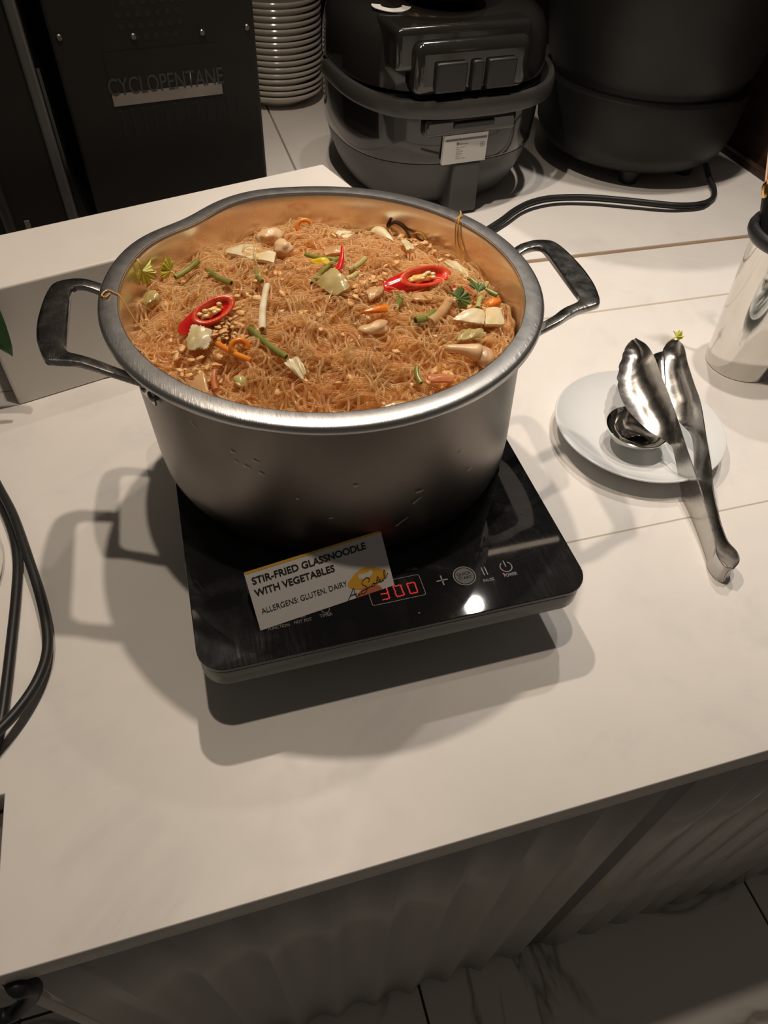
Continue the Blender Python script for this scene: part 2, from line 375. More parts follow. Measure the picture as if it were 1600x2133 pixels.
Q['scallion_white'] = mat_veg('scallion_white', (0.75, 0.62, 0.32), (0.90, 0.86, 0.72), 0.25, 60, 0, (1, 1, 1), 0.1)
Q['celery'] = mat_veg('celery_leaf', (0.50, 0.52, 0.05), (0.85, 0.78, 0.14), 0.35, 80, 0, (1, 1, 1), 0.3)
Q['cilantro'] = mat_veg('cilantro_leaf', (0.06, 0.13, 0.03), (0.20, 0.27, 0.08), 0.35, 80, 0, (1, 1, 1), 0.3)
Q['yolk'] = mat_veg('yellow_piece', (0.85, 0.55, 0.02), (0.95, 0.72, 0.06), 0.25, 60)
Q['mushroom'] = mat_veg('mushroom', (0.68, 0.40, 0.18), (0.88, 0.64, 0.38), 0.28, 50, 0, (1, 1, 1), 0.15)
Q['crumb'] = mat_veg('fried_crumb', (0.72, 0.36, 0.12), (0.92, 0.60, 0.28), 0.45, 120, 0, (1, 1, 1), 0.6, 300)
Q['burnt'] = mat('burnt_noodle', (0.05, 0.022, 0.008), 0.3)
Q['strand'] = mat('dried_noodle', (0.62, 0.34, 0.10), 0.22, var=0.2)

# ------------------------------------------------------------------ measured positions (metres, counter top z = 0)
QUADS= {"pale_cabbage_leaf_left": [[-0.0534, -0.0637, 0.2022], [-0.0391, -0.0784, 0.2033], [-0.0464, -0.0909, 0.1969], [-0.0618, -0.0835, 0.1933]], "cabbage_stem_front": [[0.0011, -0.1214, 0.2], [0.0128, -0.12, 0.2022], [0.0157, -0.1345, 0.1991], [0.0111, -0.1403, 0.1966]], "cabbage_mid": [[0.0586, -0.033, 0.2166], [0.0665, -0.0556, 0.2105], [0.0526, -0.0579, 0.2048], [0.0411, -0.0382, 0.2068]], "cabbage_cream_a": [[-0.0194, 0.0508, 0.1916], [0.0026, 0.0519, 0.1959], [0.0131, 0.0321, 0.2004], [0.0034, 0.0147, 0.2011]], "cabbage_cream_b": [[-0.0002, 0.0162, 0.2016], [0.0115, 0.0235, 0.2026], [0.0229, 0.0211, 0.2026], [0.0178, 0.0026, 0.2035]], "cabbage_right_a": [[0.1489, -0.0851, 0.1991], [0.164, -0.0846, 0.1958], [0.1589, -0.1001, 0.1925], [0.1326, -0.0946, 0.1973]], "cabbage_right_b": [[0.1651, -0.0824, 0.1948], [0.179, -0.0796, 0.1924], [0.1771, -0.0978, 0.1884], [0.1589, -0.1001, 0.1925]], "cabbage_right_c": [[0.1354, -0.1057, 0.1946], [0.1559, -0.103, 0.1919], [0.1569, -0.111, 0.1907], [0.1289, -0.1188, 0.194]], "wedge": [[-0.0522, -0.1128, 0.1963], [-0.0505, -0.1178, 0.194], [-0.051, -0.1333, 0.1894], [-0.0637, -0.1186, 0.188]], "onion_back": [[0.1118, 0.0638, 0.1903], [0.1251, 0.0673, 0.1926], [0.1279, 0.0357, 0.1935], [0.1171, 0.048, 0.1919]], "onion_mid": [[0.0763, -0.0567, 0.2071], [0.0917, -0.0553, 0.208], [0.0885, -0.063, 0.206], [0.0767, -0.0692, 0.2056]], "onion_under": [[0.1135, -0.0584, 0.2005], [0.1333, -0.0549, 0.1975], [0.1267, -0.0686, 0.1982], [0.1097, -0.0669, 0.2007]], "onion_top": [[0.062, 0.0211, 0.202], [0.0791, 0.0212, 0.2022], [0.0778, 0.0091, 0.2028], [0.059, 0.0076, 0.2028]], "onion_front": [[0.0547, -0.1712, 0.1901], [0.0726, -0.1688, 0.1922], [0.0819, -0.1733, 0.1895], [0.0651, -0.1756, 0.1888]], "onion_red_front": [[0.097, -0.1469, 0.1923], [0.1191, -0.1496, 0.1901], [0.1134, -0.1559, 0.1896], [0.0967, -0.1538, 0.191]], "orange_pepper": [[0.0629, -0.0845, 0.2053], [0.0731, -0.0825, 0.209], [0.0882, -0.0793, 0.2082], [0.0861, -0.0859, 0.2049]], "red_pepper_right": [[0.1458, -0.0478, 0.1972], [0.1641, -0.0489, 0.1943], [0.1696, -0.0602, 0.1917], [0.1491, -0.0563, 0.1955]], "cabbage_strip": [[0.1581, -0.0013, 0.1925], [0.1699, -0.0051, 0.191], [0.1779, -0.0182, 0.189], [0.1699, -0.031, 0.1906]], "cabbage_leafy": [[0.1324, 0.0361, 0.1937], [0.1389, 0.0371, 0.1934], [0.1411, 0.0167, 0.194], [0.1319, 0.015, 0.1959]], "cabbage_top": [[0.0783, 0.0667, 0.1919], [0.0858, 0.0615, 0.1945], [0.0977, 0.0537, 0.1941], [0.0848, 0.0396, 0.1969]], "cabbage_left": [[-0.086, 0.003, 0.1881], [-0.0761, 0.0013, 0.1929], [-0.073, -0.0083, 0.1915], [-0.086, -0.0133, 0.1875]]}
STICKS= {"go1": [[-0.0602, 0.0191, 0.1916], [-0.0398, 0.0399, 0.1924]], "go2": [[-0.0336, 0.0122, 0.1976], [-0.0192, -0.0175, 0.2024]], "go3": [[0.0018, -0.0044, 0.2039], [0.0035, -0.0248, 0.2054]], "go4": [[0.044, 0.0095, 0.2047], [0.0659, -0.0059, 0.2059]], "go5": [[0.068, -0.0035, 0.2056], [0.0393, -0.0396, 0.2078]], "go6": [[0.0719, -0.0247, 0.2068], [0.0901, -0.006, 0.2044]], "go6b": [[0.0658, -0.0384, 0.2075], [0.0769, -0.0309, 0.2069]], "go7": [[-0.0147, -0.0807, 0.2028], [0.0045, -0.1175, 0.201]], "scal": [[0.006, -0.0326, 0.206], [-0.0065, -0.0854, 0.2035]], "go8": [[0.1707, -0.0328, 0.1924], [0.1871, -0.056, 0.1882]], "go9": [[0.1854, -0.0379, 0.1887], [0.161, -0.0787, 0.1939]], "go10": [[0.1043, -0.097, 0.2021], [0.1227, -0.0871, 0.2006]], "go11": [[0.0945, -0.0801, 0.2046], [0.1014, -0.0643, 0.2047]], "celery": [[0.1153, -0.0989, 0.2006], [0.1403, -0.0711, 0.1987]], "carrot1": [[-0.0391, -0.0875, 0.1986], [-0.0191, -0.1131, 0.199]], "carr3": [[-0.0444, -0.1131, 0.1947], [-0.0459, -0.1304, 0.1919]], "gstrip": [[0.0909, -0.1431, 0.1967], [0.0898, -0.1571, 0.1938]], "chili": [[0.0939, -0.0548, 0.2058], [0.1523, -0.0374, 0.1968]], "chiliL": [[-0.0628, -0.0643, 0.1951], [-0.0209, -0.0521, 0.2031]], "tip": [[0.0626, -0.0265, 0.2073], [0.0757, 0.0069, 0.2042]], "mush": [[0.1205, -0.1262, 0.1962], [0.1496, -0.1351, 0.1895]]}
SPOTS= {"peach1": [0.0234, 0.0611, 0.1925], "peach2": [0.0288, 0.0264, 0.1991], "peach3": [0.0723, -0.0995, 0.2015], "curl1": [0.0561, 0.0743, 0.1899], "curl2": [-0.0249, -0.0996, 0.1968], "leaf1": [-0.0894, 0.0483, 0.182], "leaf2": [-0.0689, 0.0401, 0.1833], "cil": [0.1485, -0.0696, 0.1942], "cil2": [0.1708, -0.0548, 0.1896], "yellow": [0.0555, -0.0027, 0.2029], "gy": [-0.0292, -0.1261, 0.1925], "stain": [0.1378, 0.0845, 0.1821], "crumb1": [-0.0281, -0.07, 0.1985], "crumb2": [0.0744, -0.0423, 0.2042], "crumb3": [0.1594, -0.0733, 0.1916], "crumb4": [0.1599, 0.0477, 0.1831], "crumb5": [-0.0275, -0.0443, 0.1991], "crumb6": [-0.0528, -0.1053, 0.1912], "hang_l": [-0.1105, 0.0172, 0.182], "hang_r": [0.2108, 0.0861, 0.1821], "tomato": [0.1728, -0.0712, 0.1885]}
TONG_L= [[[0.3535, -0.2529, 0.021], [0.3658, -0.2486, 0.001]], [[0.3481, -0.2488, 0.021], [0.3539, -0.2472, 0.001]], [[0.3486, -0.2357, 0.022], [0.3481, -0.2326, 0.001]], [[0.3537, -0.2251, 0.023], [0.354, -0.2197, 0.002]], [[0.3638, -0.1925, 0.028], [0.3624, -0.1874, 0.008]], [[0.3714, -0.1585, 0.036], [0.3688, -0.1483, 0.02]], [[0.3764, -0.1293, 0.043], [0.3769, -0.1172, 0.026]], [[0.3824, -0.0966, 0.052], [0.3752, -0.1049, 0.03]], [[0.385, -0.0708, 0.062], [0.3614, -0.0844, 0.034]], [[0.3862, -0.048, 0.07], [0.3528, -0.0533, 0.04]], [[0.3894, -0.0272, 0.075], [0.3584, -0.0219, 0.048]], [[0.3913, -0.008, 0.076], [0.3758, 0.004, 0.06]], [[0.388, 0.0079, 0.074], [0.3856, 0.012, 0.068]]]
TONG_R= [[[0.3535, -0.2529, 0.021], [0.3658, -0.2486, 0.001]], [[0.3641, -0.2464, 0.021], [0.3758, -0.2413, 0.001]], [[0.3672, -0.2377, 0.022], [0.3765, -0.2299, 0.002]], [[0.3658, -0.2253, 0.023], [0.374, -0.2186, 0.003]], [[0.3694, -0.206, 0.027], [0.3737, -0.1962, 0.008]], [[0.3785, -0.1767, 0.034], [0.3787, -0.1644, 0.016]], [[0.3884, -0.1528, 0.041], [0.3836, -0.146, 0.022]], [[0.3967, -0.128, 0.048], [0.4032, -0.1044, 0.03]], [[0.4125, -0.0866, 0.058], [0.4005, -0.0803, 0.034]], [[0.4172, -0.063, 0.064], [0.4064, -0.051, 0.04]], [[0.4244, -0.0367, 0.069], [0.4111, -0.0216, 0.048]], [[0.4331, -0.0134, 0.072], [0.4204, -0.0016, 0.058]], [[0.4321, 0.0, 0.072], [0.4236, 0.0011, 0.066]]]
SCRIPT= [[[0.641, 0.011], [0.676, 0.113], [0.7, 0.189], [0.701, 0.117], [0.705, 0.029]], [[0.66, 0.08], [0.713, 0.082]], [[0.711, 0.088], [0.706, 0.045], [0.714, 0.028], [0.729, 0.069], [0.728, 0.033], [0.739, 0.048]], [[0.818, 0.211], [0.83, 0.261], [0.808, 0.295], [0.776, 0.257], [0.768, 0.204], [0.794, 0.146], [0.791, 0.077], [0.764, 0.039], [0.745, 0.059], [0.757, 0.093], [0.807, 0.111], [0.836, 0.124]], [[0.855, 0.162], [0.837, 0.147], [0.837, 0.111], [0.856, 0.124], [0.855, 0.162], [0.87, 0.132]], [[0.868, 0.133], [0.895, 0.221], [0.889, 0.249], [0.876, 0.158], [0.891, 0.146]], [[0.891, 0.156], [0.907, 0.172], [0.902, 0.198], [0.893, 0.167], [0.906, 0.144], [0.92, 0.157]], [[0.921, 0.185], [0.922, 0.151], [0.932, 0.159]], [[0.918, 0.219], [0.92, 0.21]], [[0.93, 0.161], [0.955, 0.293], [0.948, 0.315], [0.938, 0.198], [0.947, 0.183], [0.973, 0.255]]]
CX, CY, RZ = 0.048, -0.047, 0.2127                    # pot centre, rim height, cooker glass height
def surf(x, y):
    r = min(math.hypot(x-CX, y-CY), 0.15); return 0.177+0.022*(1-(r/0.147)**2)

# ------------------------------------------------------------------ setting
floor = thing('floor', None, None); floor['kind'] = 'structure'
box('grout_bed', -1.5, 2.5, -1.6, 1.6, -0.90, -0.852, Q['grout'], floor)
for i in range(-2, 4):
    for j in range(-2, 2):
        x0 = 0.101+i*0.604; y0 = -0.854+j*0.604
        box('floor_tile', x0+0.002, x0+0.602, y0+0.002, y0+0.602, -0.86, -0.85, Q['marble'], floor, 0.0008, 1)
wb = box('wall_back', -1.5, 2.5, 1.62, 1.70, -0.9, 2.7, Q['wall']); wb['kind'] = 'structure'

counter = thing('serving_counter', 'white stone buffet counter with dark joints between its slabs', 'counter')
def slab(poly, name='slab', z0=-0.024):
    return bmobj(name, prism_bm(poly, z0, 0.0, 0.0008, 2), Q['quartz'], counter, True, auto=35)
def rect(x0, x1, y0, y1): return [(x0, y0), (x1, y0), (x1, y1), (x0, y1)]
slab([(-0.2335, -0.395), (0.92, -0.395), (0.92, -0.1774), (0.05, -0.1774), (0.05, 0.1632), (-0.75, 0.1632), (-0.75, -0.285), (-0.2335, -0.285)])
slab(rect(0.051, 0.92, -0.1766, 0.1632))
slab(rect(-0.75, 0.92, 0.1658, 0.2955))
slab(rect(-0.75, 0.1485, 0.3045, 1.22))
slab(rect(0.1515, 0.92, 0.3045, 1.22))
box('joint_strip', -0.75, 0.92, 0.2955, 0.3045, -0.024, -0.0018, Q['gap'], counter)
Q['pale_grout'] = mat('pale_grout', (0.50, 0.43, 0.34), 0.6)
box('joint_grout', 0.05, 0.92, -0.1776, -0.1764, -0.02, -0.0006, Q['pale_grout'], counter)
box('joint_grout', -0.75, 0.92, 0.1631, 0.1659, -0.02, -0.0006, Q['pale_grout'], counter)
box('light_block', -0.255, 0.91, -0.34, 1.21, -0.20, -0.0242, Q['blocker'], counter)  # unseen dark box added under the slabs to stop light leaking through

front = thing('counter_front', 'white fluted panel cladding below the counter edge', 'panel')
def flutes(name, x0, x1, lam=0.0585, amp=0.011, ph=0.0):
    V, Fc = [], []
    nx = int((x1-x0)/lam*14); zs = [-0.85, -0.6, -0.3, -0.0245]
    for i in range(nx+1):
        x = x0+(x1-x0)*i/nx; t = abs(math.sin(PI*(x-x0)/lam+ph)); y = -0.364-amp*(t**0.8*2-1)
        for z in zs: V.append((x, y, z))
    for i in range(nx):
        for k in range(3): Fc.append((i*4+k, (i+1)*4+k, (i+1)*4+k+1, i*4+k+1))
    n0 = len(V)
    return V, Fc
V, Fc = flutes('fluted_board', -0.262, 0.283, 0.0585, -0.0065, 0.15)
o = meshobj('fluted_board', V, Fc, Q['panel'], front, True, auto=40)
so = o.modifiers.new('s', 'SOLIDIFY'); so.thickness = 0.008; so.offset = 1
V, Fc = flutes('fluted_board', 0.318, 0.318+0.0585*9, 0.0585, 0.0065, 0.0)
o = meshobj('fluted_board', V, Fc, mat('panel_gloss', (0.60, 0.58, 0.55), 0.16), front, True, auto=40)
so = o.modifiers.new('s', 'SOLIDIFY'); so.thickness = 0.008; so.offset = 1
box('recess_strip', 0.2835, 0.3175, -0.3665, -0.345, -0.85, -0.0245, Q['recess_shade'], front, 0.001)  # near-flush dark strip; the shade of the recess is put into its colour
box('side_board', -0.276, -0.264, -0.37, 0.3, -0.85, -0.0245, Q['panel'], front, 0.001)

side = thing('wood_partition', 'dark brown wooden ledge along the far right end of the counter', 'partition')
box('upright_board', 0.921, 0.95, 0.20, 1.25, -0.85, 0.34, Q['wood'], side, 0.002)
box('bottom_lip', 0.908, 0.921, 0.20, 1.22, 0.0, 0.012, Q['wood'], side, 0.002)

shelf = thing('overhead_shelf', 'dark overhead shelf with a warm light strip above the counter', 'shelf')
box('shelf_board', -0.9, 1.19, 1.0, 1.62, 1.795, 1.83, Q['wall'], shelf, 0.002)
Q['strip'] = mat('light_strip', (0.9, 0.8, 0.65), 0.5, emit=((1.0, 0.80, 0.58), 3.0))
box('light_strip', -0.88, 1.18, 0.985, 1.0, 1.782, 1.795, Q['strip'], shelf)

riser = thing('display_riser', 'low white rectangular riser box standing behind the steel pot', 'riser', (-0.245, 0.1365, 0), math.radians(16.5))
bmobj('riser_box', box_bm(0, 0.425, 0, 0.103, 0, 0.13, 0.0025, 3), Q['riser'], riser, True, auto=35)

# ------------------------------------------------------------------ induction cooker
hob = thing('induction_cooker', 'black glass portable induction cooker under the noodle pot', 'cooker', (0.054, -0.094, 0))
hx0, hx1, hy0, hy1 = -0.145, 0.145, -0.175, 0.175
bmobj('glass_top', prism_bm(rrect(hx0, hx1, hy0, hy1, 0.020), ZT-0.004, ZT, 0.0008, 2), Q['glass'], hob, True, auto=35)
bmobj('case', prism_bm(rrect(hx0+0.0008, hx1-0.0008, hy0+0.0008, hy1-0.0008, 0.0195), ZT-0.023, ZT-0.0045, 0.002, 3), Q['case'], hob, True, auto=35)
bmobj('lower_body', prism_bm(rrect(hx0+0.045, hx1-0.045, hy0+0.055, hy1-0.03, 0.02), 0.012, ZT-0.023, 0.004, 3), Q['case_dark'], hob, True, auto=35)
for sx in (-0.085, 0.085):
    for sy in (-0.105, 0.125):
        lathe('foot', [(0, 0), (0.010, 0), (0.012, 0.002), (0.012, 0.0135), (0, 0.0135)], Q['rubber'], hob, 20, (sx, sy, 0))
gp = thing_parent = hob
def T(x, y): return Matrix.Translation((x-0.054, y+0.094, ZT+0.0003))
def ptext(name, body, x, y, size, m=None, bold=0.0, fit=None): return text(name, body, size, T(x, y), m or Q['print'], hob, bold, 'CENTER', 0, 1.0, 0.0, fit)
ptext('printed_word', 'FUNCTION', -0.0331, -0.2462, 0.0038, Q['grey_print'], 0.00003, 0.0150)
ptext('printed_word', 'HOT POT', -0.0159, -0.2455, 0.0038, Q['grey_print'], 0.00003, 0.0128)
ptext('printed_word', 'TIMER', 0.0009, -0.2448, 0.0038, Q['grey_print'], 0.00003, 0.0090)
ptext('printed_word', 'TIMER', 0.0721, -0.2208, 0.0033, Q['grey_print'])
ptext('printed_word', 'PAUSE', 0.1255, -0.2445, 0.0036, None, 0.00003, 0.0086)
ptext('printed_word', 'POWER', 0.1433, -0.2440, 0.0042, None, 0.00004, 0.0104)
def ring_vf(cx, cy, r0, r1, a0=0.0, a1=2*PI, n=40, z=0.0003):
    V, Fc = [], []
    for k in range(n+1):
        a = a0+(a1-a0)*k/n
        for r in (r0, r1): V.append((cx-0.054+r*math.cos(a), cy+0.094+r*math.sin(a), ZT+z))
    for k in range(n): Fc.append((2*k, 2*k+1, 2*k+3, 2*k+2))
    return V, Fc
def pring(name, cx, cy, r0, r1, m, a0=0.0, a1=2*PI, z=0.0003): return meshobj(name, *ring_vf(cx, cy, r0, r1, a0, a1, 40, z), m, hob, False)
def pquad(x0, x1, y0, y1, z=0.0003): return ([(x-0.054, y+0.094, ZT+z) for x, y in rect(x0, x1, y0, y1)], [(0, 1, 2, 3)])
meshobj('plus_sign', *join([pquad(0.0870, 0.0958, -0.2355, -0.2345), pquad(0.0909, 0.0919, -0.2396, -0.2306)]), Q['print'], hob, False)
pring('quick_start_button', 0.1090, -0.2353, 0.0, 0.0072, mat('button_grey', (0.20, 0.20, 0.195), 0.45))
pring('quick_start_ring', 0.1090, -0.2353, 0.0080, 0.0087, Q['print'])
ptext('button_word', 'QUICK', 0.1090, -0.2346, 0.0036, Q['case_dark'], 0.00004)
ptext('button_word', 'START', 0.1090, -0.2383, 0.0036, Q['case_dark'], 0.00004)
meshobj('pause_sign', *join([pquad(0.1236, 0.1244, -0.2385, -0.2310), pquad(0.1262, 0.1270, -0.2385, -0.2310)]), Q['print'], hob, False)
pring('power_sign', 0.1428, -0.2350, 0.0042, 0.0049, Q['print'], math.radians(120), math.radians(420))
meshobj('power_sign_bar', *pquad(0.1424, 0.1431, -0.2350, -0.2290), Q['print'], hob, False)
pring('indicator_light', 0.1385, -0.2405, 0.0, 0.0008, Q['led_dim'])
pring('panel_dot', 0.0659, -0.2583, 0.0, 0.0007, Q['grey_print'])
pring('timer_sign', 0.0016, -0.2388, 0.0026, 0.0031, Q['grey_print'])
meshobj('hot_pot_sign', *join([pquad(-0.0175, -0.0131, -0.2413, -0.2409), pquad(-0.0175, -0.0171, -0.2413, -0.2385), pquad(-0.0135, -0.0131, -0.2413, -0.2385)]), Q['grey_print'], hob, False)
# display frame
fr = rrect(0.0350, 0.0760, -0.2445, -0.2252, 0.0018, 4); fi = rrect(0.0354, 0.0756, -0.2441, -0.2256, 0.0015, 4)
V = [(x-0.054, y+0.094, ZT+0.0003) for x, y in fr+fi]; n_ = len(fr)
meshobj('display_frame', V, [(k, (k+1) % n_, n_+(k+1) % n_, n_+k) for k in range(n_)], Q['print'], hob, False)
SEG = {'a': (0, 2, 1, 2), 'b': (1, 2, 1, 1), 'c': (1, 1, 1, 0), 'd': (0, 0, 1, 0), 'e': (0, 1, 0, 0), 'f': (0, 2, 0, 1), 'g': (0, 1, 1, 1)}
for ch, cx in (('abgcd', 0.0462), ('abcdef', 0.0572), ('abcdef', 0.0676)):
    parts = []
    rr = random.Random(ch+str(cx))
    for sg in ch:
        x0, y0, x1, y1 = SEG[sg]; w_, h_ = 0.0056, 0.0047
        ax, ay, bx, by = cx-w_/2+x0*w_, -0.2408+y0*h_, cx-w_/2+x1*w_, -0.2408+y1*h_
        for q in range(5):                                   # the segments read as broken little dashes through the smeared glass
            t0, t1 = q/5+0.02, (q+1)/5-0.03
            jx, jy = rr.uniform(-.0003, .0003), rr.uniform(-.0003, .0003)
            if abs(ax-bx) > abs(ay-by): parts.append(pquad(ax+(bx-ax)*t0, ax+(bx-ax)*t1, ay-0.0005+jy, ay+0.0005+jy))
            else: parts.append(pquad(ax-0.0005+jx, ax+0.0005+jx, min(ay+(by-ay)*t0, ay+(by-ay)*t1), max(ay+(by-ay)*t0, ay+(by-ay)*t1)))
    meshobj('display_digit', *join(parts), Q['led'], hob, False)

# ------------------------------------------------------------------ pot
pot = thing('stock_pot', 'large stainless steel stock pot full of fried glass noodles', 'pot', (CX, CY, ZT))
H = RZ-ZT
def g(a, m, s_): return math.exp(-((a-m)/s_)**2)
def dent(x, y, z, t):
    a = math.degrees(t) % 360
    d = -0.0100*g(a, 127, 13)+0.0025*g(a, 100, 11)-0.0008*g(a, 300, 30)
    k = max(0.0, min(1.0, (z-0.02)/(H-0.02)))**1.5
    r = math.hypot(x, y); f = (r+d*k)/r if r > 0.05 else 1.0
    s_h = 1-z/H
    return (x*f+0.005*s_h, y*f-0.0075*s_h, z)
prof = [(0, 0.0008), (0.125, 0.0008), (0.130, 0.0), (0.137, 0.0), (0.1425, 0.0025), (0.147, 0.008), (0.1495, 0.016), (0.1505, 0.03), (0.1512, 0.08), (0.1520, H-0.012), (0.1522, H-0.0068)]
lathe('pot_outside', prof, Q['steel_out'], pot, 160, None, dent)
prof = [(0.1497, H-0.0005), (0.1488, H-0.004), (0.1482, H-0.012), (0.1475, 0.06), (0.146, 0.03), (0.135, 0.008), (0.12, 0.004), (0, 0.004)]
lathe('pot_inside', prof, Q['steel_in'], pot, 160, None, dent)
prof = [(0.1520, H-0.0068), (0.1625, H-0.0072), (0.1638, H-0.0066), (0.1643, H-0.0055), (0.1642, H-0.0022), (0.1632, H-0.0009), (0.1615, H-0.0003), (0.1560, H), (0.1515, H-0.0001), (0.1502, H-0.0003), (0.1495, H-0.0012), (0.1490, H-0.0030)]
lathe('rolled_rim', prof, Q['steel_rim'], pot, 160, None, dent)
OUT = [[0.150, 0.0330], [0.1602, 0.0449], [0.175, 0.0509], [0.1855, 0.0534], [0.1964, 0.0510], [0.2015, 0.0445], [0.2050, 0.0287], [0.2070, 0.0037], [0.2062, -0.0173], [0.2035, -0.0330], [0.1990, -0.0470], [0.1930, -0.0508], [0.1799, -0.0544], [0.1675, -0.0604], [0.1582, -0.0648], [0.1480, -0.0690], [0.1330, -0.0745]]
INN = [[0.150, 0.0250], [0.1613, 0.0350], [0.1711, 0.0393], [0.1800, 0.0416], [0.1848, 0.0405], [0.1862, 0.0340], [0.1862, 0.0150], [0.1858, -0.0091], [0.1857, -0.0267], [0.1855, -0.0370], [0.1825, -0.0425], [0.1757, -0.0465], [0.1647, -0.0510], [0.1560, -0.0555], [0.1460, -0.0600], [0.1370, -0.0640]]
def handle(ang, du, dz, side=1):
    sg = Matrix.Rotation(ang, 3, 'Z')
    def zz(u): return H-0.0098-0.010*max(0.0, (0.184-u)/0.03)**1.3+dz
    o_ = spline([(p[0]+(du if p[0] > 0.155 else 0), p[1], 0) for p in OUT], 5); i_ = spline([(p[0]+(du if p[0] > 0.155 else 0), p[1], 0) for p in INN], 5)
    N = 70
    def samp(L, t):
        f = t*(len(L)-1); k = min(int(f), len(L)-2); return L[k].lerp(L[k+1], f-k)
    V, Fc = [], []
    th = 0.0046
    for k in range(N+1):
        a, b = samp(o_, k/N), samp(i_, k/N)
        ring = []
        for (f, hz) in ((0.0, 0.72), (0.04, 0.93), (0.14, 1.0), (0.5, 0.97), (0.86, 1.0), (0.96, 0.93), (1.0, 0.72), (1.0, 0.0), (0.5, -0.1), (0.0, 0.0)):
            p = a.lerp(b, f); ring.append(sg @ Vector((p.x, p.y, 0)) + Vector((0, 0, zz(math.hypot(p.x, p.y))-th+th*hz)))
        V += ring
    m_ = 10
    for k in range(N):
        for q in range(m_): Fc.append((k*m_+q, k*m_+(q+1) % m_, (k+1)*m_+(q+1) % m_, (k+1)*m_+q))
    Fc += [tuple(reversed(range(m_))), tuple(range(N*m_, (N+1)*m_))]
    h = meshobj('handle', V, Fc, Q['steel_handle'], pot, True, auto=42)
    for vv in (0.0285*side, -0.0690*side):
        a = math.asin(vv/0.1515); rr_ = 0.1518
        for dv in (-0.006, 0.006):
            aa = a+dv/rr_
            p = sg @ Vector((rr_*math.cos(aa), rr_*math.sin(aa), 0))+Vector((0.001, -0.002, H-0.028))
            n = (sg @ Vector((math.cos(aa), math.sin(aa), 0)))
            V, Fc = tube_vf([p-n*0.001, p+n*0.002, p+n*0.0035, p+n*0.0042], [0.0042, 0.0042, 0.0034, 0.0015], 14)
            meshobj('rivet', V, Fc, Q['rivet'], h, True, auto=50)
        bracket = [sg @ Vector((math.cos(a+d/rr_)*(rr_+0.0012), math.sin(a+d/rr_)*(rr_+0.0012), 0))+Vector((0.001, -0.002, zz_)) for zz_ in (H-0.034, H-0.014) for d in (-0.0095, 0.0095)]
        b2 = [p*1.0+((p-Vector((0, 0, p.z))).normalized()*0.0016) for p in bracket]
        meshobj('bracket', bracket+b2, [(0, 1, 3, 2), (4, 6, 7, 5), (0, 4, 5, 1), (2, 3, 7, 6), (0, 2, 6, 4), (1, 5, 7, 3)], Q['steel_handle'], h, False)
    return h
AX = math.radians(-2.6)
handle(AX, 0.007, 0.0)
handle_l = None
# the left handle is the mirror image across the pot: same outline flipped so the wide arm stays in front
OUTs, INNs = OUT, INN
OUT = [[u, -v] for u, v in OUTs][::-1]; INN = [[u, -v] for u, v in INNs][::-1]
handle(AX+PI, 0.0, 0.0, -1)
# scratches in the pot wall
scr = []
for (a, z, L, dz) in ((-128, 0.102, 0.004, -0.001), (-127.5, 0.094, 0.003, -0.002), (-125, 0.092, 0.005, -0.002), (-121, 0.089, 0.004, -0.002), (-122, 0.099, 0.004, -0.001), (-104, 0.052, 0.003, 0.001), (-81, 0.054, 0.007, 0.004), (-80, 0.064, 0.006, 0.0), (-86, 0.036, 0.010, 0.006), (-99, 0.024, 0.002, -0.003), (-66, 0.082, 0.003, 0.003), (-62, 0.060, 0.004, 0.001), (-94, 0.016, 0.005, 0.0), (-97, 0.082, 0.003, 0.0), (-112, 0.070, 0.002, 0.0), (-139, 0.115, 0.004, -0.005)):
    a = math.radians(a); r = 0.1524; n = 0.0006
    pts = []
    for (s0, zz_) in ((0, -n), (1, -n*0.4), (1, n*0.5), (0, n)):
        aa = a+s0*L/r; p = dent(r*math.cos(aa), r*math.sin(aa), z+s0*dz+zz_, aa); pts.append(p)
    scr.append((pts, [(0, 1, 2, 3)]))
o = meshobj('scratch_marks', *join(scr), mat('scratch', (0.95, 0.90, 0.84), 0.75, 1.0), pot, False); o['kind'] = 'stuff'

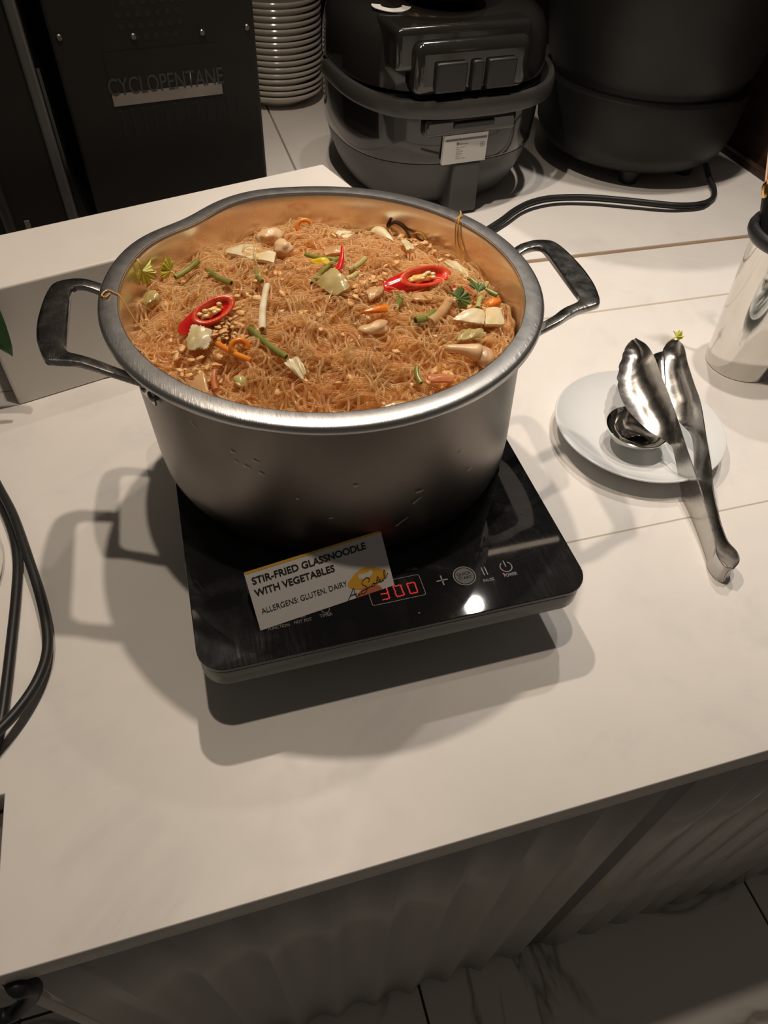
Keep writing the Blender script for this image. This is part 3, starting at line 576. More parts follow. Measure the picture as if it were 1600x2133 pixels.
# ------------------------------------------------------------------ noodles
def make_noodles():
    nr = RNG
    def vsurf(x, y):
        r = np.minimum(np.hypot(x-CX, y-CY), 0.15)
        return 0.177+0.022*(1-(r/0.147)**2)+0.0042*np.sin(x*62+1.3)*np.sin(y*57+0.4)+0.0034*np.sin(x*131+y*90)*np.sin(y*120-x*40)
    NB, NP = 230, 60
    allV = []; allN = []
    cent = []
    def walk(n, kstd, klen, npts, step):
        r = 0.146*np.sqrt(nr.random(n)); a = nr.random(n)*2*PI
        x = CX+r*np.cos(a); y = CY+r*np.sin(a); h = nr.random(n)*2*PI; k = nr.normal(0, kstd, n)
        X = np.zeros((n, npts)); Y = np.zeros((n, npts))
        al = np.exp(-step/klen)
        for i in range(npts):
            X[:, i] = x; Y[:, i] = y
            k = al*k+np.sqrt(1-al*al)*nr.normal(0, kstd, n)
            rr = np.hypot(x-CX, y-CY); ta = np.arctan2(y-CY, x-CX)
            dh = np.angle(np.exp(1j*(ta+PI/2*np.sign(np.sin(h-ta)+1e-9)-h)))
            near = np.clip((rr-0.128)/0.016, 0, 1)*(np.cos(h-ta) > 0)
            h = h+k*step+near*dh*0.35
            x = x+np.cos(h)*step; y = y+np.sin(h)*step
            rr = np.hypot(x-CX, y-CY); f = np.minimum(1, 0.1462/np.maximum(rr, 1e-6)); x = CX+(x-CX)*f; y = CY+(y-CY)*f
        return X, Y
    def smooth_noise(n, npts, waves):
        t = np.linspace(0, 1, npts)[None, :]; o = np.zeros((n, npts))
        for w_ in waves: o += np.sin(2*PI*(t*w_*(0.6+0.8*nr.random((n, 1)))+nr.random((n, 1))))
        return o/len(waves)
    strands = []
    X, Y = walk(NB, 48, 0.03, NP, 0.0024)
    DZ = -0.007+0.010*nr.random(NB)**0.8
    zb = vsurf(X, Y)+DZ[:, None]+0.0035*smooth_noise(NB, NP, (1.2, 2.5))
    tx = np.gradient(X, axis=1); ty = np.gradient(Y, axis=1); ln = np.hypot(tx, ty)+1e-9; nx, ny = -ty/ln, tx/ln
    for c in range(5):
        off = (c-2)*0.0018+0.0020*smooth_noise(NB, NP, (0.7, 1.6)); dz = 0.0022*smooth_noise(NB, NP, (1.0, 2.0))
        strands.append((X+nx*off, Y+ny*off, zb+dz))
    for (n, ks, kl, st, d0, d1) in ((260, 125, 0.02, 0.0019, -0.003, 0.0065), (220, 75, 0.04, 0.0022, -0.003, 0.006), (280, 200, 0.06, 0.0015, -0.002, 0.0075)):
        X2, Y2 = walk(n, ks, kl, NP, st)
        z2 = vsurf(X2, Y2)+(d0+(d1-d0)*nr.random((n, 1)))+0.0045*smooth_noise(n, NP, (1.5, 3.0))
        strands.append((X2, Y2, z2))
    X = np.vstack([s[0] for s in strands]); Y = np.vstack([s[1] for s in strands]); Z = np.vstack([s[2] for s in strands])
    # keep every strand inside the wall
    rr = np.hypot(X-CX, Y-CY); f = np.minimum(1, 0.1464/np.maximum(rr, 1e-6)); X = CX+(X-CX)*f; Y = CY+(Y-CY)*f
    # ends dip into the heap
    t = np.linspace(0, 1, NP); end = np.clip(1-t/0.12, 0, 1)**2+np.clip(1-(1-t)/0.12, 0, 1)**2; Z = Z-0.007*end[None, :]
    n = len(X); P = np.stack([X, Y, Z], -1)
    Tn = np.gradient(P, axis=1); Tn /= np.linalg.norm(Tn, axis=2, keepdims=True)+1e-12
    Uz = np.zeros_like(P); Uz[..., 2] = 1; S1 = np.cross(Tn, Uz); S1 /= np.linalg.norm(S1, axis=2, keepdims=True)+1e-9; S2 = np.cross(S1, Tn)
    rad = (0.00074+0.00026*nr.random(n))[:, None, None]
    K = 4; ang = 2*PI*np.arange(K)/K
    V = P[:, :, None, :]+rad[..., None]*(S1[:, :, None, :]*np.cos(ang)[None, None, :, None]+S2[:, :, None, :]*np.sin(ang)[None, None, :, None])
    base = (np.arange(n)*NP*K)[:, None, None]; i = np.arange(NP-1)[None, :, None]*K; k = np.arange(K)[None, None, :]
    a = base+i+k; b = base+i+(k+1) % K; Fq = np.stack([a, b, b+K, a+K], -1).reshape(-1, 4)
    V = V.reshape(-1, 3)
    me = bpy.data.meshes.new('glass_noodles'); me.vertices.add(len(V)); me.vertices.foreach_set('co', V.astype(np.float32).ravel())
    me.loops.add(Fq.size); me.loops.foreach_set('vertex_index', Fq.astype(np.int32).ravel())
    me.polygons.add(len(Fq)); me.polygons.foreach_set('loop_start', np.arange(0, Fq.size, 4, dtype=np.int32)); me.polygons.foreach_set('loop_total', np.full(len(Fq), 4, dtype=np.int32))
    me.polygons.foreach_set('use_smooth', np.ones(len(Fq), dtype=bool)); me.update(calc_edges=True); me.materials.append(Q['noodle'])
    return me
me = make_noodles()
noo = link(bpy.data.objects.new('glass_noodles', me))
tag(noo, 'tangled amber glass noodles heaped inside the steel pot', 'noodles', None, 'stuff')
# the packed noodles under the loose top strands
prof = [(0.0, surf(CX, CY)-0.008)]+[(r, surf(CX+r, CY)-0.008) for r in (0.03, 0.06, 0.09, 0.115, 0.135, 0.1462)]+[(0.1465, 0.12)]
def lump(x, y, z, t):
    return (x, y, z+(0.0 if z < 0.15 else 0.0042*math.sin((x+CX)*62+1.3)*math.sin((y+CY)*57+0.4)+0.0034*math.sin((x+CX)*131+(y+CY)*90)*math.sin((y+CY)*120-(x+CX)*40)+0.002*noise.noise(Vector((x*150, y*150, 3)))))
P2 = []
for r in np.linspace(0, 0.1462, 64): P2.append((float(r), surf(CX+float(r), CY)-0.0040))
P2.append((0.1464, 0.12))
lathe('packed_noodles', P2, Q['bed'], noo, 180, (CX, CY, 0), lump)

# ------------------------------------------------------------------ vegetables lying in the noodles
def sheet(name, quad, m, label, cat, group=None, thick=0.0022, curl=0.003, crinkle=0.0012, jag=0.0, nu=12, nv=10, seed=0, parent=None):
    q = [Vector(p) for p in quad]; rs = random.Random(seed)
    nrm = (q[1]-q[0]).cross(q[3]-q[0]).normalized()
    if nrm.z < 0: nrm = -nrm
    L = ((q[1]-q[0]).length+(q[3]-q[0]).length)/2
    V, Fc = [], []
    for lay in (1, -1):
        for j in range(nv+1):
            for i in range(nu+1):
                u, v = i/nu, j/nv
                # soften the four corners a little
                uu, vv = u, v
                p = (q[0].lerp(q[1], uu)).lerp(q[3].lerp(q[2], uu), vv)
                e = min(u, 1-u, v, 1-v)
                c = (q[0]+q[1]+q[2]+q[3])/4
                cu = max(0.0, abs(u-.5)+abs(v-.5)-0.80); p = p.lerp(c, cu*0.5)
                if jag and e < 1e-6: p = p.lerp(c, jag*abs(noise.noise(Vector((u*7+seed, v*7, lay*0)))) )
                d = curl*(1-((u-.5)**2+(v-.5)**2)*3)+crinkle*(noise.noise(Vector((u*2.6+seed*3.1, v*2.6, seed)))*1.1+0.35*math.sin((u*0.8+v*0.3)*17+seed))*0.75
                edge = 0.0 if e > 0.001 else 0.45
                p = p+nrm*(d*0.6+lay*thick*0.32)
                V.append(p)
    W = nu+1; NN = W*(nv+1)
    for j in range(nv):
        for i in range(nu):
            a = j*W+i; Fc.append((a, a+1, a+W+1, a+W)); Fc.append((NN+a, NN+a+W, NN+a+W+1, NN+a+1))
    loop = [i for i in range(W)]+[j*W+nu for j in range(1, nv+1)]+[nv*W+i for i in range(nu-1, -1, -1)]+[j*W for j in range(nv-1, 0, -1)]
    for k in range(len(loop)):
        a, b = loop[k], loop[(k+1) % len(loop)]; Fc.append((a, NN+a, NN+b, b))
    return tag(meshobj(name, V, Fc, m, parent, True, auto=40), label, cat, group)
def sq(k): return QUADS[k]
sheet('cabbage_piece', sq('pale_cabbage_leaf_left'), Q['cabbage'], 'crinkled pale cabbage leaf piece covering the left red chilli slice', 'cabbage', 'cooked cabbage pieces', 0.0018, 0.003, 0.0035, 0.35, 16, 14, 1)
sheet('cabbage_piece', sq('cabbage_stem_front'), Q['cabbage'], 'white ribbed cabbage piece at the lower end of the long scallion stick', 'cabbage', 'cooked cabbage pieces', 0.002, 0.002, 0.0022, 0.25, 14, 12, 2)
sheet('cabbage_piece', sq('cabbage_mid'), Q['cabbage_clear'], 'square translucent green cabbage piece tilted up in the middle of the pot', 'cabbage', 'cooked cabbage pieces', 0.0026, 0.003, 0.0012, 0.12, 12, 12, 3)
sheet('cabbage_piece', sq('cabbage_cream_a'), Q['cream'], 'long cream cabbage stem lying at the back left of the heap', 'cabbage', 'cooked cabbage pieces', 0.004, 0.004, 0.001, 0.12, 12, 10, 4)
sheet('cabbage_piece', sq('cabbage_cream_b'), Q['cream'], 'short cream cabbage stem in front of the long cream one at the back', 'cabbage', 'cooked cabbage pieces', 0.004, 0.003, 0.001, 0.1, 12, 10, 5)
sheet('cabbage_piece', sq('cabbage_right_a'), Q['cream'], 'cream cabbage square at right, inner one of the two touching', 'cabbage', 'cooked cabbage pieces', 0.0035, 0.002, 0.0014, 0.15, 12, 10, 6)
sheet('cabbage_piece', sq('cabbage_right_b'), Q['cream'], 'cream cabbage square at right, outer one nearest the pot wall', 'cabbage', 'cooked cabbage pieces', 0.004, 0.0022, 0.0008, 0.08, 12, 10, 7)
sheet('cabbage_piece', sq('cabbage_right_c'), Q['cabbage_clear'], 'folded translucent cabbage strip between cream squares and mushroom', 'cabbage', 'cooked cabbage pieces', 0.003, 0.003, 0.003, 0.2, 12, 10, 8)
sheet('cabbage_piece', sq('cabbage_strip'), Q['cabbage'], 'curled cabbage leaf strip behind the big red chilli slice', 'cabbage', 'cooked cabbage pieces', 0.002, 0.003, 0.0035, 0.35, 14, 10, 9)
sheet('cabbage_piece', sq('cabbage_leafy'), Q['cabbage'], 'small leafy cabbage tip beside the curved onion slice at the back', 'cabbage', 'cooked cabbage pieces', 0.002, 0.002, 0.002, 0.3, 10, 10, 10)
sheet('cabbage_piece', sq('cabbage_top'), Q['cream'], 'cream cabbage piece at the back edge left of the curved onion slice', 'cabbage', 'cooked cabbage pieces', 0.003, 0.002, 0.0015, 0.2, 10, 10, 11)
sheet('cabbage_piece', sq('cabbage_left'), Q['cabbage_clear'], 'greenish cabbage stem leaning on the left pot wall', 'cabbage', 'cooked cabbage pieces', 0.005, 0.004, 0.001, 0.1, 10, 10, 12)
sheet('onion_slice', sq('wedge'), Q['onion'], 'translucent onion wedge at the front left beside the rim', 'onion', 'cooked onion slices', 0.003, 0.002, 0.0006, 0.05, 10, 10, 13)
sheet('onion_slice', sq('onion_back'), Q['cream'], 'curved pale onion slice standing at the back of the heap', 'onion', 'cooked onion slices', 0.003, 0.006, 0.0006, 0.1, 12, 10, 14)
sheet('onion_slice', sq('onion_mid'), Q['onion'], 'translucent onion slice left of the big red chilli tip', 'onion', 'cooked onion slices', 0.0026, 0.003, 0.0008, 0.1, 12, 10, 15)
sheet('onion_slice', sq('onion_under'), Q['onion'], 'pale onion slice tucked under the big red chilli slice', 'onion', 'cooked onion slices', 0.0026, 0.001, 0.0008, 0.1, 12, 10, 16)
sheet('onion_slice', sq('onion_top'), Q['onion'], 'round onion slice behind the small upright red chilli tip', 'onion', 'cooked onion slices', 0.0026, 0.003, 0.0008, 0.1, 12, 10, 17)
sheet('onion_slice', sq('onion_front'), Q['onion'], 'long onion slice against the front rim', 'onion', 'cooked onion slices', 0.0026, 0.003, 0.0008, 0.15, 12, 10, 18)
sheet('onion_slice', sq('onion_red_front'), Q['onion_red'], 'reddish onion slice near the front right rim', 'onion', 'cooked onion slices', 0.0026, 0.002, 0.0008, 0.1, 12, 10, 19)
sheet('pepper_piece', sq('orange_pepper'), Q['pepper'], 'shiny orange pepper piece in the middle right of the noodles', 'pepper', None, 0.004, 0.004, 0.0006, 0.1, 12, 10, 20)
sheet('pepper_piece', sq('red_pepper_right'), Q['onion_red'], 'orange red pepper strip between the big chilli slice and scallions', 'pepper', None, 0.003, 0.002, 0.0006, 0.1, 12, 10, 21)

def stick(name, a, b, r, m, label, cat, group=None, bend=0.0006, hollow=True, taper=1.0, sag=0.0):
    a, b = Vector(a), Vector(b); d = b-a; sd = d.cross(Vector((0, 0, 1))).normalized()
    pts, rad = [], []
    n = 10
    for k in range(n+1):
        t = k/n; p = a.lerp(b, t)+sd*bend*math.sin(PI*t)*2+Vector((0, 0, -sag*(2*t-1)**2))
        pts.append(p); rad.append(0.88*r*(1+(taper-1)*t)*(0.98+0.02*math.sin(k*1.7)))
    V, Fc = tube_vf(pts, rad, 10, False, 0.82)
    for end, off in ((0, 0), (n, n*10)):                       # hollow cut ends: an inset ring and a small floor inside
        base = len(V); cpt = pts[end]; ax = (pts[1]-pts[0] if end == 0 else pts[-2]-pts[-1]).normalized()
        for k in range(10): V.append(cpt+(Vector(V[off+k])-cpt)*0.62)
        for k in range(10): V.append(cpt+(Vector(V[off+k])-cpt)*0.55+ax*r*(0.9 if hollow else 0.05))
        for k in range(10):
            q = (k+1) % 10
            f1 = (off+k, off+q, base+q, base+k); f2 = (base+k, base+q, base+10+q, base+10+k)
            if end == 0: f1, f2 = f1[::-1], f2[::-1]
            Fc += [f1, f2]
        f = tuple(range(base+10, base+20)); Fc.append(f if end else f[::-1])
    return tag(meshobj(name, V, Fc, m, None, True, auto=50), label, cat, group)
G_ = 'green scallion sticks'
def st(k, r, m, label, **kw): return stick('scallion_stick', STICKS[k][0], STICKS[k][1], r, m, label, 'scallion', G_, **kw)
st('go1', 0.0026, Q['scallion'], 'green scallion stick against the back left pot wall, beside the celery leaf')
st('go2', 0.0025, Q['scallion'], 'green scallion stick half sunk at left behind the left chilli slice')
st('go3', 0.0022, Q['scallion'], 'short dark scallion stick standing just behind the white scallion end', hollow=False)
st('go4', 0.0023, Q['scallion'], 'thin scallion stick lying crosswise above the yellow piece')
st('go5', 0.0024, Q['scallion'], 'scallion stick lying on the square translucent cabbage piece')
st('go6', 0.0026, Q['scallion_pale'], 'pale split scallion stick right of the small upright chilli tip')
st('go6b', 0.0024, Q['scallion_pale'], 'very short pale scallion stick in front of the pale split one')
st('go7', 0.0026, Q['scallion'], 'long scallion stick in the front, a noodle wrapped around it')
st('scal', 0.0033, Q['scallion_white'], 'white scallion end with yellow green top near the pot centre', taper=1.1)
st('go8', 0.0024, Q['scallion'], 'scallion stick at right lying under another one by the wall')
st('go9', 0.0027, Q['scallion_pale'], 'upper scallion stick of the crossed pair at the right wall')
st('go10', 0.0040, Q['scallion'], 'thick green celery end left of the cream cabbage squares')
st('go11', 0.0034, Q['scallion'], 'stubby green stick below the big red chilli slice')
st('gstrip', 0.0022, Q['scallion'], 'dark green stick near the front right rim, end up')
stick('celery_stalk', STICKS['celery'][0], STICKS['celery'][1], 0.0045, Q['onion'], 'pale brown celery stalk right of the stubby green stick', 'celery', None, hollow=False)
stick('carrot_stick', STICKS['carrot1'][0], STICKS['carrot1'][1], 0.0024, Q['carrot'], 'orange carrot stick in front of the left cabbage leaf', 'carrot', 'carrot sticks', hollow=False)
stick('carrot_stick', STICKS['carr3'][0], STICKS['carr3'][1], 0.0024, Q['onion_red'], 'reddish carrot stick near the front left rim', 'carrot', 'carrot sticks', hollow=False)
tip = stick('chili_tip', STICKS['tip'][0], Vector(STICKS['tip'][1]).lerp(Vector(STICKS['tip'][0]), 0.35)+Vector((0, 0, 0.011)), 0.0042, Q['chili'], 'small pointed red chilli tip standing up near the pot centre', 'chilli', None, taper=0.25, hollow=True)
def curl(k, label, R=0.005, a0=0.3, a1=5.0, tilt=0.9, r=0.0019):
    c = Vector(SPOTS[k])+Vector((0, 0, 0.003))
    pts = [c+Vector((R*math.cos(a), R*0.6*math.sin(a)*math.cos(tilt), R*math.sin(a)*math.sin(tilt)+0.002)) for a in np.linspace(a0, a1, 18)]
    return tag(tube('carrot_curl', pts, r, Q['carrot'], None, 8), label, 'carrot')
curl('curl1', 'small orange carrot curl at the back edge of the heap', 0.0065, 0.4, 4.6)
curl('curl2', 'orange carrot curl lying over the front carrot stick', 0.0055, -0.5, 4.2, 0.7, 0.0022)

def chili(name, a, b, label, width, cutfrac, face_tilt):
    """obliquely cut chilli: open oval cut face, skin tapering away to the point at a"""
    a, b = Vector(a), Vector(b); ax = (b-a); L = ax.length; ax.normalize()
    sd = Vector((0, 0, 1)).cross(ax).normalized(); upv = ax.cross(sd).normalized()
    root = thing(name, label, 'chilli', tuple(a.lerp(b, 0.5)), 0, 'red chilli slices')
    o_ = a.lerp(b, 0.5)
    cn = (upv*math.cos(face_tilt)-sd*math.sin(face_tilt)).normalized()       # cut face normal
    e2 = cn.cross(ax).normalized()
    aL = L*cutfrac/2; cc = b-ax*aL
    N = 40
    def ringpts(k):                                                          # k 0 = cut rim ... 1 = tip under the face
        s = 1-k; sh = max(0.02, math.sqrt(max(0, 1-k*k)))
        c = cc+(a-cc)*(k*0.98)-cn*width*0.55*math.sin(min(1, k*1.5)*PI/2)
        return [c+ax*(aL*sh*(1-0.35*k)*math.cos(t))+e2*(width*sh*math.sin(t)) for t in np.linspace(0, 2*PI, N, endpoint=False)]
    V, Fc = [], []
    ks = [0, 0.08, 0.2, 0.35, 0.5, 0.65, 0.8, 0.92, 0.995]
    for k in ks: V += [p-o_ for p in ringpts(k)]
    for i in range(len(ks)-1):
        for q in range(N): Fc.append((i*N+q, i*N+(q+1) % N, (i+1)*N+(q+1) % N, (i+1)*N+q))
    Fc.append(tuple(range((len(ks)-1)*N, len(ks)*N)))
    meshobj('skin', V, [f[::-1] for f in Fc], Q['chili'], root, True)
    V, Fc = [], []
    for (f, dep) in ((1.0, 0.0), (0.94, 0.0008), (0.80, 0.0006), (0.66, 0.0), (0.60, -0.0018), (0.45, -0.0040), (0.25, -0.0048), (0.05, -0.0050)):
        for t in np.linspace(0, 2*PI, N, endpoint=False): V.append(cc+ax*(aL*(1-(1-f)*0.75)*math.cos(t) if f > 0.55 else ax*0+Vector((0, 0, 0)))+(ax*(aL*f*1.15*math.cos(t)) if f <= 0.55 else Vector((0, 0, 0)))+e2*(width*f*math.sin(t))+cn*dep-o_)
    R_ = 8
    for i in range(R_-1):
        for q in range(N): Fc.append((i*N+q, i*N+(q+1) % N, (i+1)*N+(q+1) % N, (i+1)*N+q))
    Fc.append(tuple(range((R_-1)*N, R_*N)))
    meshobj('flesh', V, Fc, Q['chili_in'], root, True)
    pith = []
    b_ = bmesh.new(); bmesh.ops.create_icosphere(b_, subdivisions=3, radius=1)
    for v in b_.verts:
        k = 1+0.45*noise.noise(v.co*2.4+Vector((width*900, 0, 0)))
        v.co = cc-ax*aL*0.12+ax*(v.co.x*aL*0.50*k)+e2*(v.co.y*width*0.34*k)+cn*(v.co.z*0.0022*k-0.0018)-o_
    bmobj('pith', b_, Q['seed'], root, True)
    for k in range(9):
        t = random.uniform(-0.60, 0.35); p = cc+ax*aL*t+e2*width*random.uniform(-0.30, 0.30)+cn*0.0002-o_
        b_ = bmesh.new(); bmesh.ops.create_icosphere(b_, subdivisions=2, radius=0.0016)
        for v in b_.verts: v.co = Vector((v.co.x*1.3, v.co.y, v.co.z*0.75))*(1+0.25*noise.noise(v.co*900+Vector((k, 0, 0))))+p
        bmobj('seed', b_, Q['seed_pale'], root, True)
    return root
chili('chili_slice', Vector(STICKS['chili'][0])+Vector((0, 0, 0.004)), Vector(STICKS['chili'][1])+Vector((0, 0, 0.006)), 'big oval red chilli slice with orange seeds at right', 0.0092, 0.80, 0.50)
chili('chili_slice', Vector(STICKS['chiliL'][0])+Vector((0, 0, 0.004)), Vector(STICKS['chiliL'][1])+Vector((0, 0, 0.007)), 'red chilli ring at left, half hidden by a pale cabbage leaf', 0.0088, 0.76, 0.55)

def blob(name, c, s, m, label, cat, rz=0.0, group=None, sub=3, rough=0.18, seed=0):
    b_ = bmesh.new(); bmesh.ops.create_icosphere(b_, subdivisions=sub, radius=1)
    R3 = Matrix.Rotation(rz, 3, 'Z')
    for v in b_.verts:
        k = 1+rough*noise.noise(v.co*1.6+Vector((seed*7.3, 0, 0)))*2
        v.co = R3 @ Vector((v.co.x*s[0]*k, v.co.y*s[1]*k, v.co.z*s[2]*k))+Vector(c)
    o_ = bmobj(name, b_, m, None, True); return tag(o_, label, cat, group)
MG = 'mushroom pieces'
blob('mushroom_piece', Vector(SPOTS['peach1'])+Vector((0, 0, 0.004)), (0.0105, 0.008, 0.006), Q['mushroom'], 'peach coloured mushroom piece at the back behind the cream cabbage', 'mushroom', 0.3, MG, seed=1)
blob('mushroom_piece', Vector(SPOTS['peach2'])+Vector((0, 0, 0.004)), (0.0075, 0.0085, 0.0065), Q['mushroom'], 'round peach mushroom piece at the right end of the cream cabbage', 'mushroom', 0.9, MG, seed=2)
blob('mushroom_piece', Vector(SPOTS['peach3'])+Vector((0, 0, 0.001)), (0.0115, 0.006, 0.004), Q['mushroom'], 'smooth peach mushroom piece half buried below the orange pepper', 'mushroom', 0.2, MG, seed=3)
blob('yellow_piece', Vector(SPOTS['yellow']), (0.0095, 0.005, 0.004), Q['yolk'], 'bright yellow vegetable piece under the crossing scallion sticks', 'vegetable', -0.4, None, seed=4)
blob('green_bit', Vector(SPOTS['gy']), (0.0045, 0.0055, 0.004), Q['scallion_pale'], 'small yellow green vegetable bit near the front left', 'vegetable', 0.4, None, 2, seed=5)
blob('tomato_bit', Vector(SPOTS['tomato'])+Vector((0.006, 0.004, 0)), (0.008, 0.005, 0.004), Q['carrot'], 'orange carrot bit beside the right crossed scallions', 'carrot', 0.4, None, 2, seed=6)
mr = thing('mushroom', 'whole small mushroom with long stem near the front right rim', 'mushroom', STICKS['mush'][0])
p0, p1 = Vector(STICKS['mush'][0]), Vector(STICKS['mush'][1]); d_ = p1-p0
V, Fc = tube_vf([d_*t+Vector((0, 0, 0.002*math.sin(PI*t))) for t in np.linspace(-0.1, 0.72, 9)], [0.0022, 0.0026, 0.003, 0.0032, 0.0036, 0.0042, 0.0052, 0.0062, 0.0066], 12)
meshobj('mushroom_stem', V, Fc, Q['mushroom'], mr, True)
b_ = bmesh.new(); bmesh.ops.create_icosphere(b_, subdivisions=3, radius=1)
for v in b_.verts:
    q_ = v.co.copy(); v.co = d_*0.86+Vector((q_.x*0.0072, q_.y*0.0098, q_.z*0.0062))
bmobj('mushroom_cap', b_, mat_veg('mushroom_cap', (0.42, 0.24, 0.12), (0.80, 0.55, 0.32), 0.3, 90), mr, True)

def leafsprig(name, c, size, label, m, facing, n=3, seed=0):
    """a toothed leaf sprig: each leaflet a lobed fan with thickness, on a thin stalk"""
    rs = random.Random(seed); c = Vector(c); root = thing(name, label, 'herb', tuple(c))
    fx_ = Vector((1, 0, 0)); fz = Vector(facing).normalized(); 
    sd = fz.cross(Vector((0, -0.75, 0.66))).normalized()
    for k in range(n):
        an = (k-(n-1)/2)*0.85+rs.uniform(-.2, .2); dr = (fz*math.cos(an)+sd*math.sin(an)).normalized(); pr = (sd*math.cos(an)-fz*math.sin(an)).normalized(); nn = dr.cross(pr)
        L = size*rs.uniform(0.75, 1.05); V = []; Fc = []
        outl = []
        for i in range(25):
            t = -1.15+2.3*i/24; rr_ = L*(0.70+0.30*abs(math.cos(t*2.2)))*(1+0.13*(1 if i % 4 == 0 else -0.4)); outl.append((rr_*math.cos(t), rr_*0.85*math.sin(t)))
        for lay in (0.0004, -0.0004):
            V.append(nn*lay)
            for (a_, b__) in outl: V.append(dr*a_+pr*b__+nn*(lay+0.35*b__*b__/size*2-0.0012*math.sin(a_*900)))
        N1 = len(outl)+1
        for i in range(1, N1-1): Fc += [(0, i, i+1), (N1, N1+i+1, N1+i)]
        for i in range(1, N1-1): Fc.append((i, N1+i, N1+i+1, i+1))
        meshobj('leaflet', V, Fc, m, root, True, auto=50)
    V, Fc = tube_vf([Vector((0, 0, 0)), -fz*size*0.5, -fz*size*1.1+Vector((0, 0, -0.004))], 0.0008, 6); meshobj('stalk', V, Fc, m, root)
    return root
leafsprig('celery_leaf', Vector((-0.0838, 0.0130, 0.2035)), 0.0120, 'yellow green celery leaf stuck on the back left pot wall', Q['celery'], (0.10, -0.15, -0.9), 3, 3)
leafsprig('celery_leaf', Vector(SPOTS['leaf2'])+Vector((0.006, -0.010, 0.008)), 0.0125, 'yellow celery leaf at the end of the back left scallion stick', Q['celery'], (-0.45, -0.1, 0.55), 3, 4)
leafsprig('cilantro_leaf', Vector(SPOTS['cil'])+Vector((0, 0, 0.004)), 0.010, 'small green herb leaf between celery stalk and crossed scallions', Q['cilantro'], (0.7, 0.3, 0.1), 3, 5)
leafsprig('cilantro_leaf', Vector(SPOTS['cil2'])+Vector((0, 0, 0.004)), 0.009, 'dark green herb leaf behind the upper crossed scallion at right', Q['cilantro'], (0.2, 0.8, 0.3), 3, 6)

# fried crumbs sprinkled on top
parts = []
rs = random.Random(9)
b_ = bmesh.new(); bmesh.ops.create_icosphere(b_, subdivisions=2, radius=1); b_.verts.ensure_lookup_table()
ICO_V = [v.co.copy() for v in b_.verts]; ICO_F = [tuple(v.index for v in f.verts) for f in b_.faces]; b_.free()
hub = [Vector(SPOTS[k]) for k in ('crumb1', 'crumb2', 'crumb3', 'crumb4', 'crumb5', 'crumb6')]
for k in range(300):
    if k < 170:
        h_ = hub[(0, 1, 2, 4, 0, 1, 2, 5, 3)[k % 9]]; x = h_.x+rs.gauss(0, 0.010); y = h_.y+rs.gauss(0, 0.010)
    else:
        a = rs.uniform(0, 2*PI); r = 0.138*math.sqrt(rs.random()); x, y = CX+r*math.cos(a), CY+r*math.sin(a)
    rr_ = math.hypot(x-CX, y-CY)
    if rr_ > 0.14: x, y = CX+(x-CX)*0.138/rr_, CY+(y-CY)*0.138/rr_
    c = Vector((x, y, surf(x, y)+rs.uniform(0.003, 0.008))); s0 = rs.uniform(0.0010, 0.0027)
    a = rs.uniform(0, PI); ex = Vector((math.cos(a), math.sin(a), rs.uniform(-.3, .3))); ey = Vector((-math.sin(a), math.cos(a), rs.uniform(-.4, .4))); ez = ex.cross(ey).normalized()
    V = []
    for v_ in ICO_V:
        k_ = 1+0.9*noise.noise(v_*1.9+Vector((k*3.7, k*1.3, 0)))
        V.append(c+ex*(v_.x*s0*1.5*k_)+ey*(v_.y*s0*0.9*k_)+ez*(v_.z*s0*0.55*k_))
    parts.append((V, ICO_F))
tag(meshobj('fried_crumbs', *join(parts), Q['crumb'], None, True), 'golden fried shallot crumbs scattered over the noodles', 'crumbs', None, 'stuff')
# strands that hang over the rim
def hang(pts, r, m, label, cat='noodle'): return tag(tube('hanging_noodle', spline(pts, 6), r, m, None, 6), label, cat)
def rimpt(deg, r, z): a = math.radians(deg); return (CX+r*math.cos(a), CY+r*math.sin(a), z)
hang([rimpt(20, 0.142, 0.180), rimpt(23, 0.1455, 0.187), rimpt(26, 0.1468, 0.200), rimpt(27.5, 0.1475, 0.2115), rimpt(28.5, 0.151, 0.2139), rimpt(30, 0.158, 0.2140), rimpt(31.5, 0.1625, 0.2136)], 0.0007, Q['strand'], 'amber noodle strand hanging over the right rear pot rim')
hang([rimpt(22, 0.144, 0.181), rimpt(27, 0.1462, 0.192), rimpt(28.5, 0.1475, 0.2115), rimpt(29.0, 0.1515, 0.2142), rimpt(29.0, 0.157, 0.2138)], 0.0006, Q['strand'], 'thinner noodle strand beside the one over the right rear rim')
hang([rimpt(186, 0.128, 0.186), rimpt(181, 0.139, 0.196), rimpt(176, 0.1475, 0.212), rimpt(174.5, 0.1515, 0.2137), rimpt(173, 0.157, 0.2139), rimpt(175, 0.1605, 0.2137), rimpt(176.5, 0.1575, 0.2142), rimpt(174.5, 0.155, 0.2138)], 0.0006, Q['strand'], 'dried noodle strand stuck on the left pot rim')
hang([rimpt(45, 0.1405, 0.186), rimpt(48, 0.1460, 0.1895), rimpt(50, 0.1462, 0.1925), rimpt(52.5, 0.1464, 0.1935), rimpt(55, 0.1464, 0.189), rimpt(54, 0.1466, 0.196)], 0.0013, Q['burnt'], 'dark burnt noodle strand stuck on the rear inside wall')
hang([rimpt(40, 0.1465, 0.186), rimpt(42, 0.1466, 0.190), rimpt(44.5, 0.1466, 0.188), rimpt(43.5, 0.1466, 0.1835), rimpt(41, 0.1466, 0.183), rimpt(40, 0.1463, 0.187)], 0.0010, Q['strand'], 'looped noodle strand stuck on the rear inside wall')

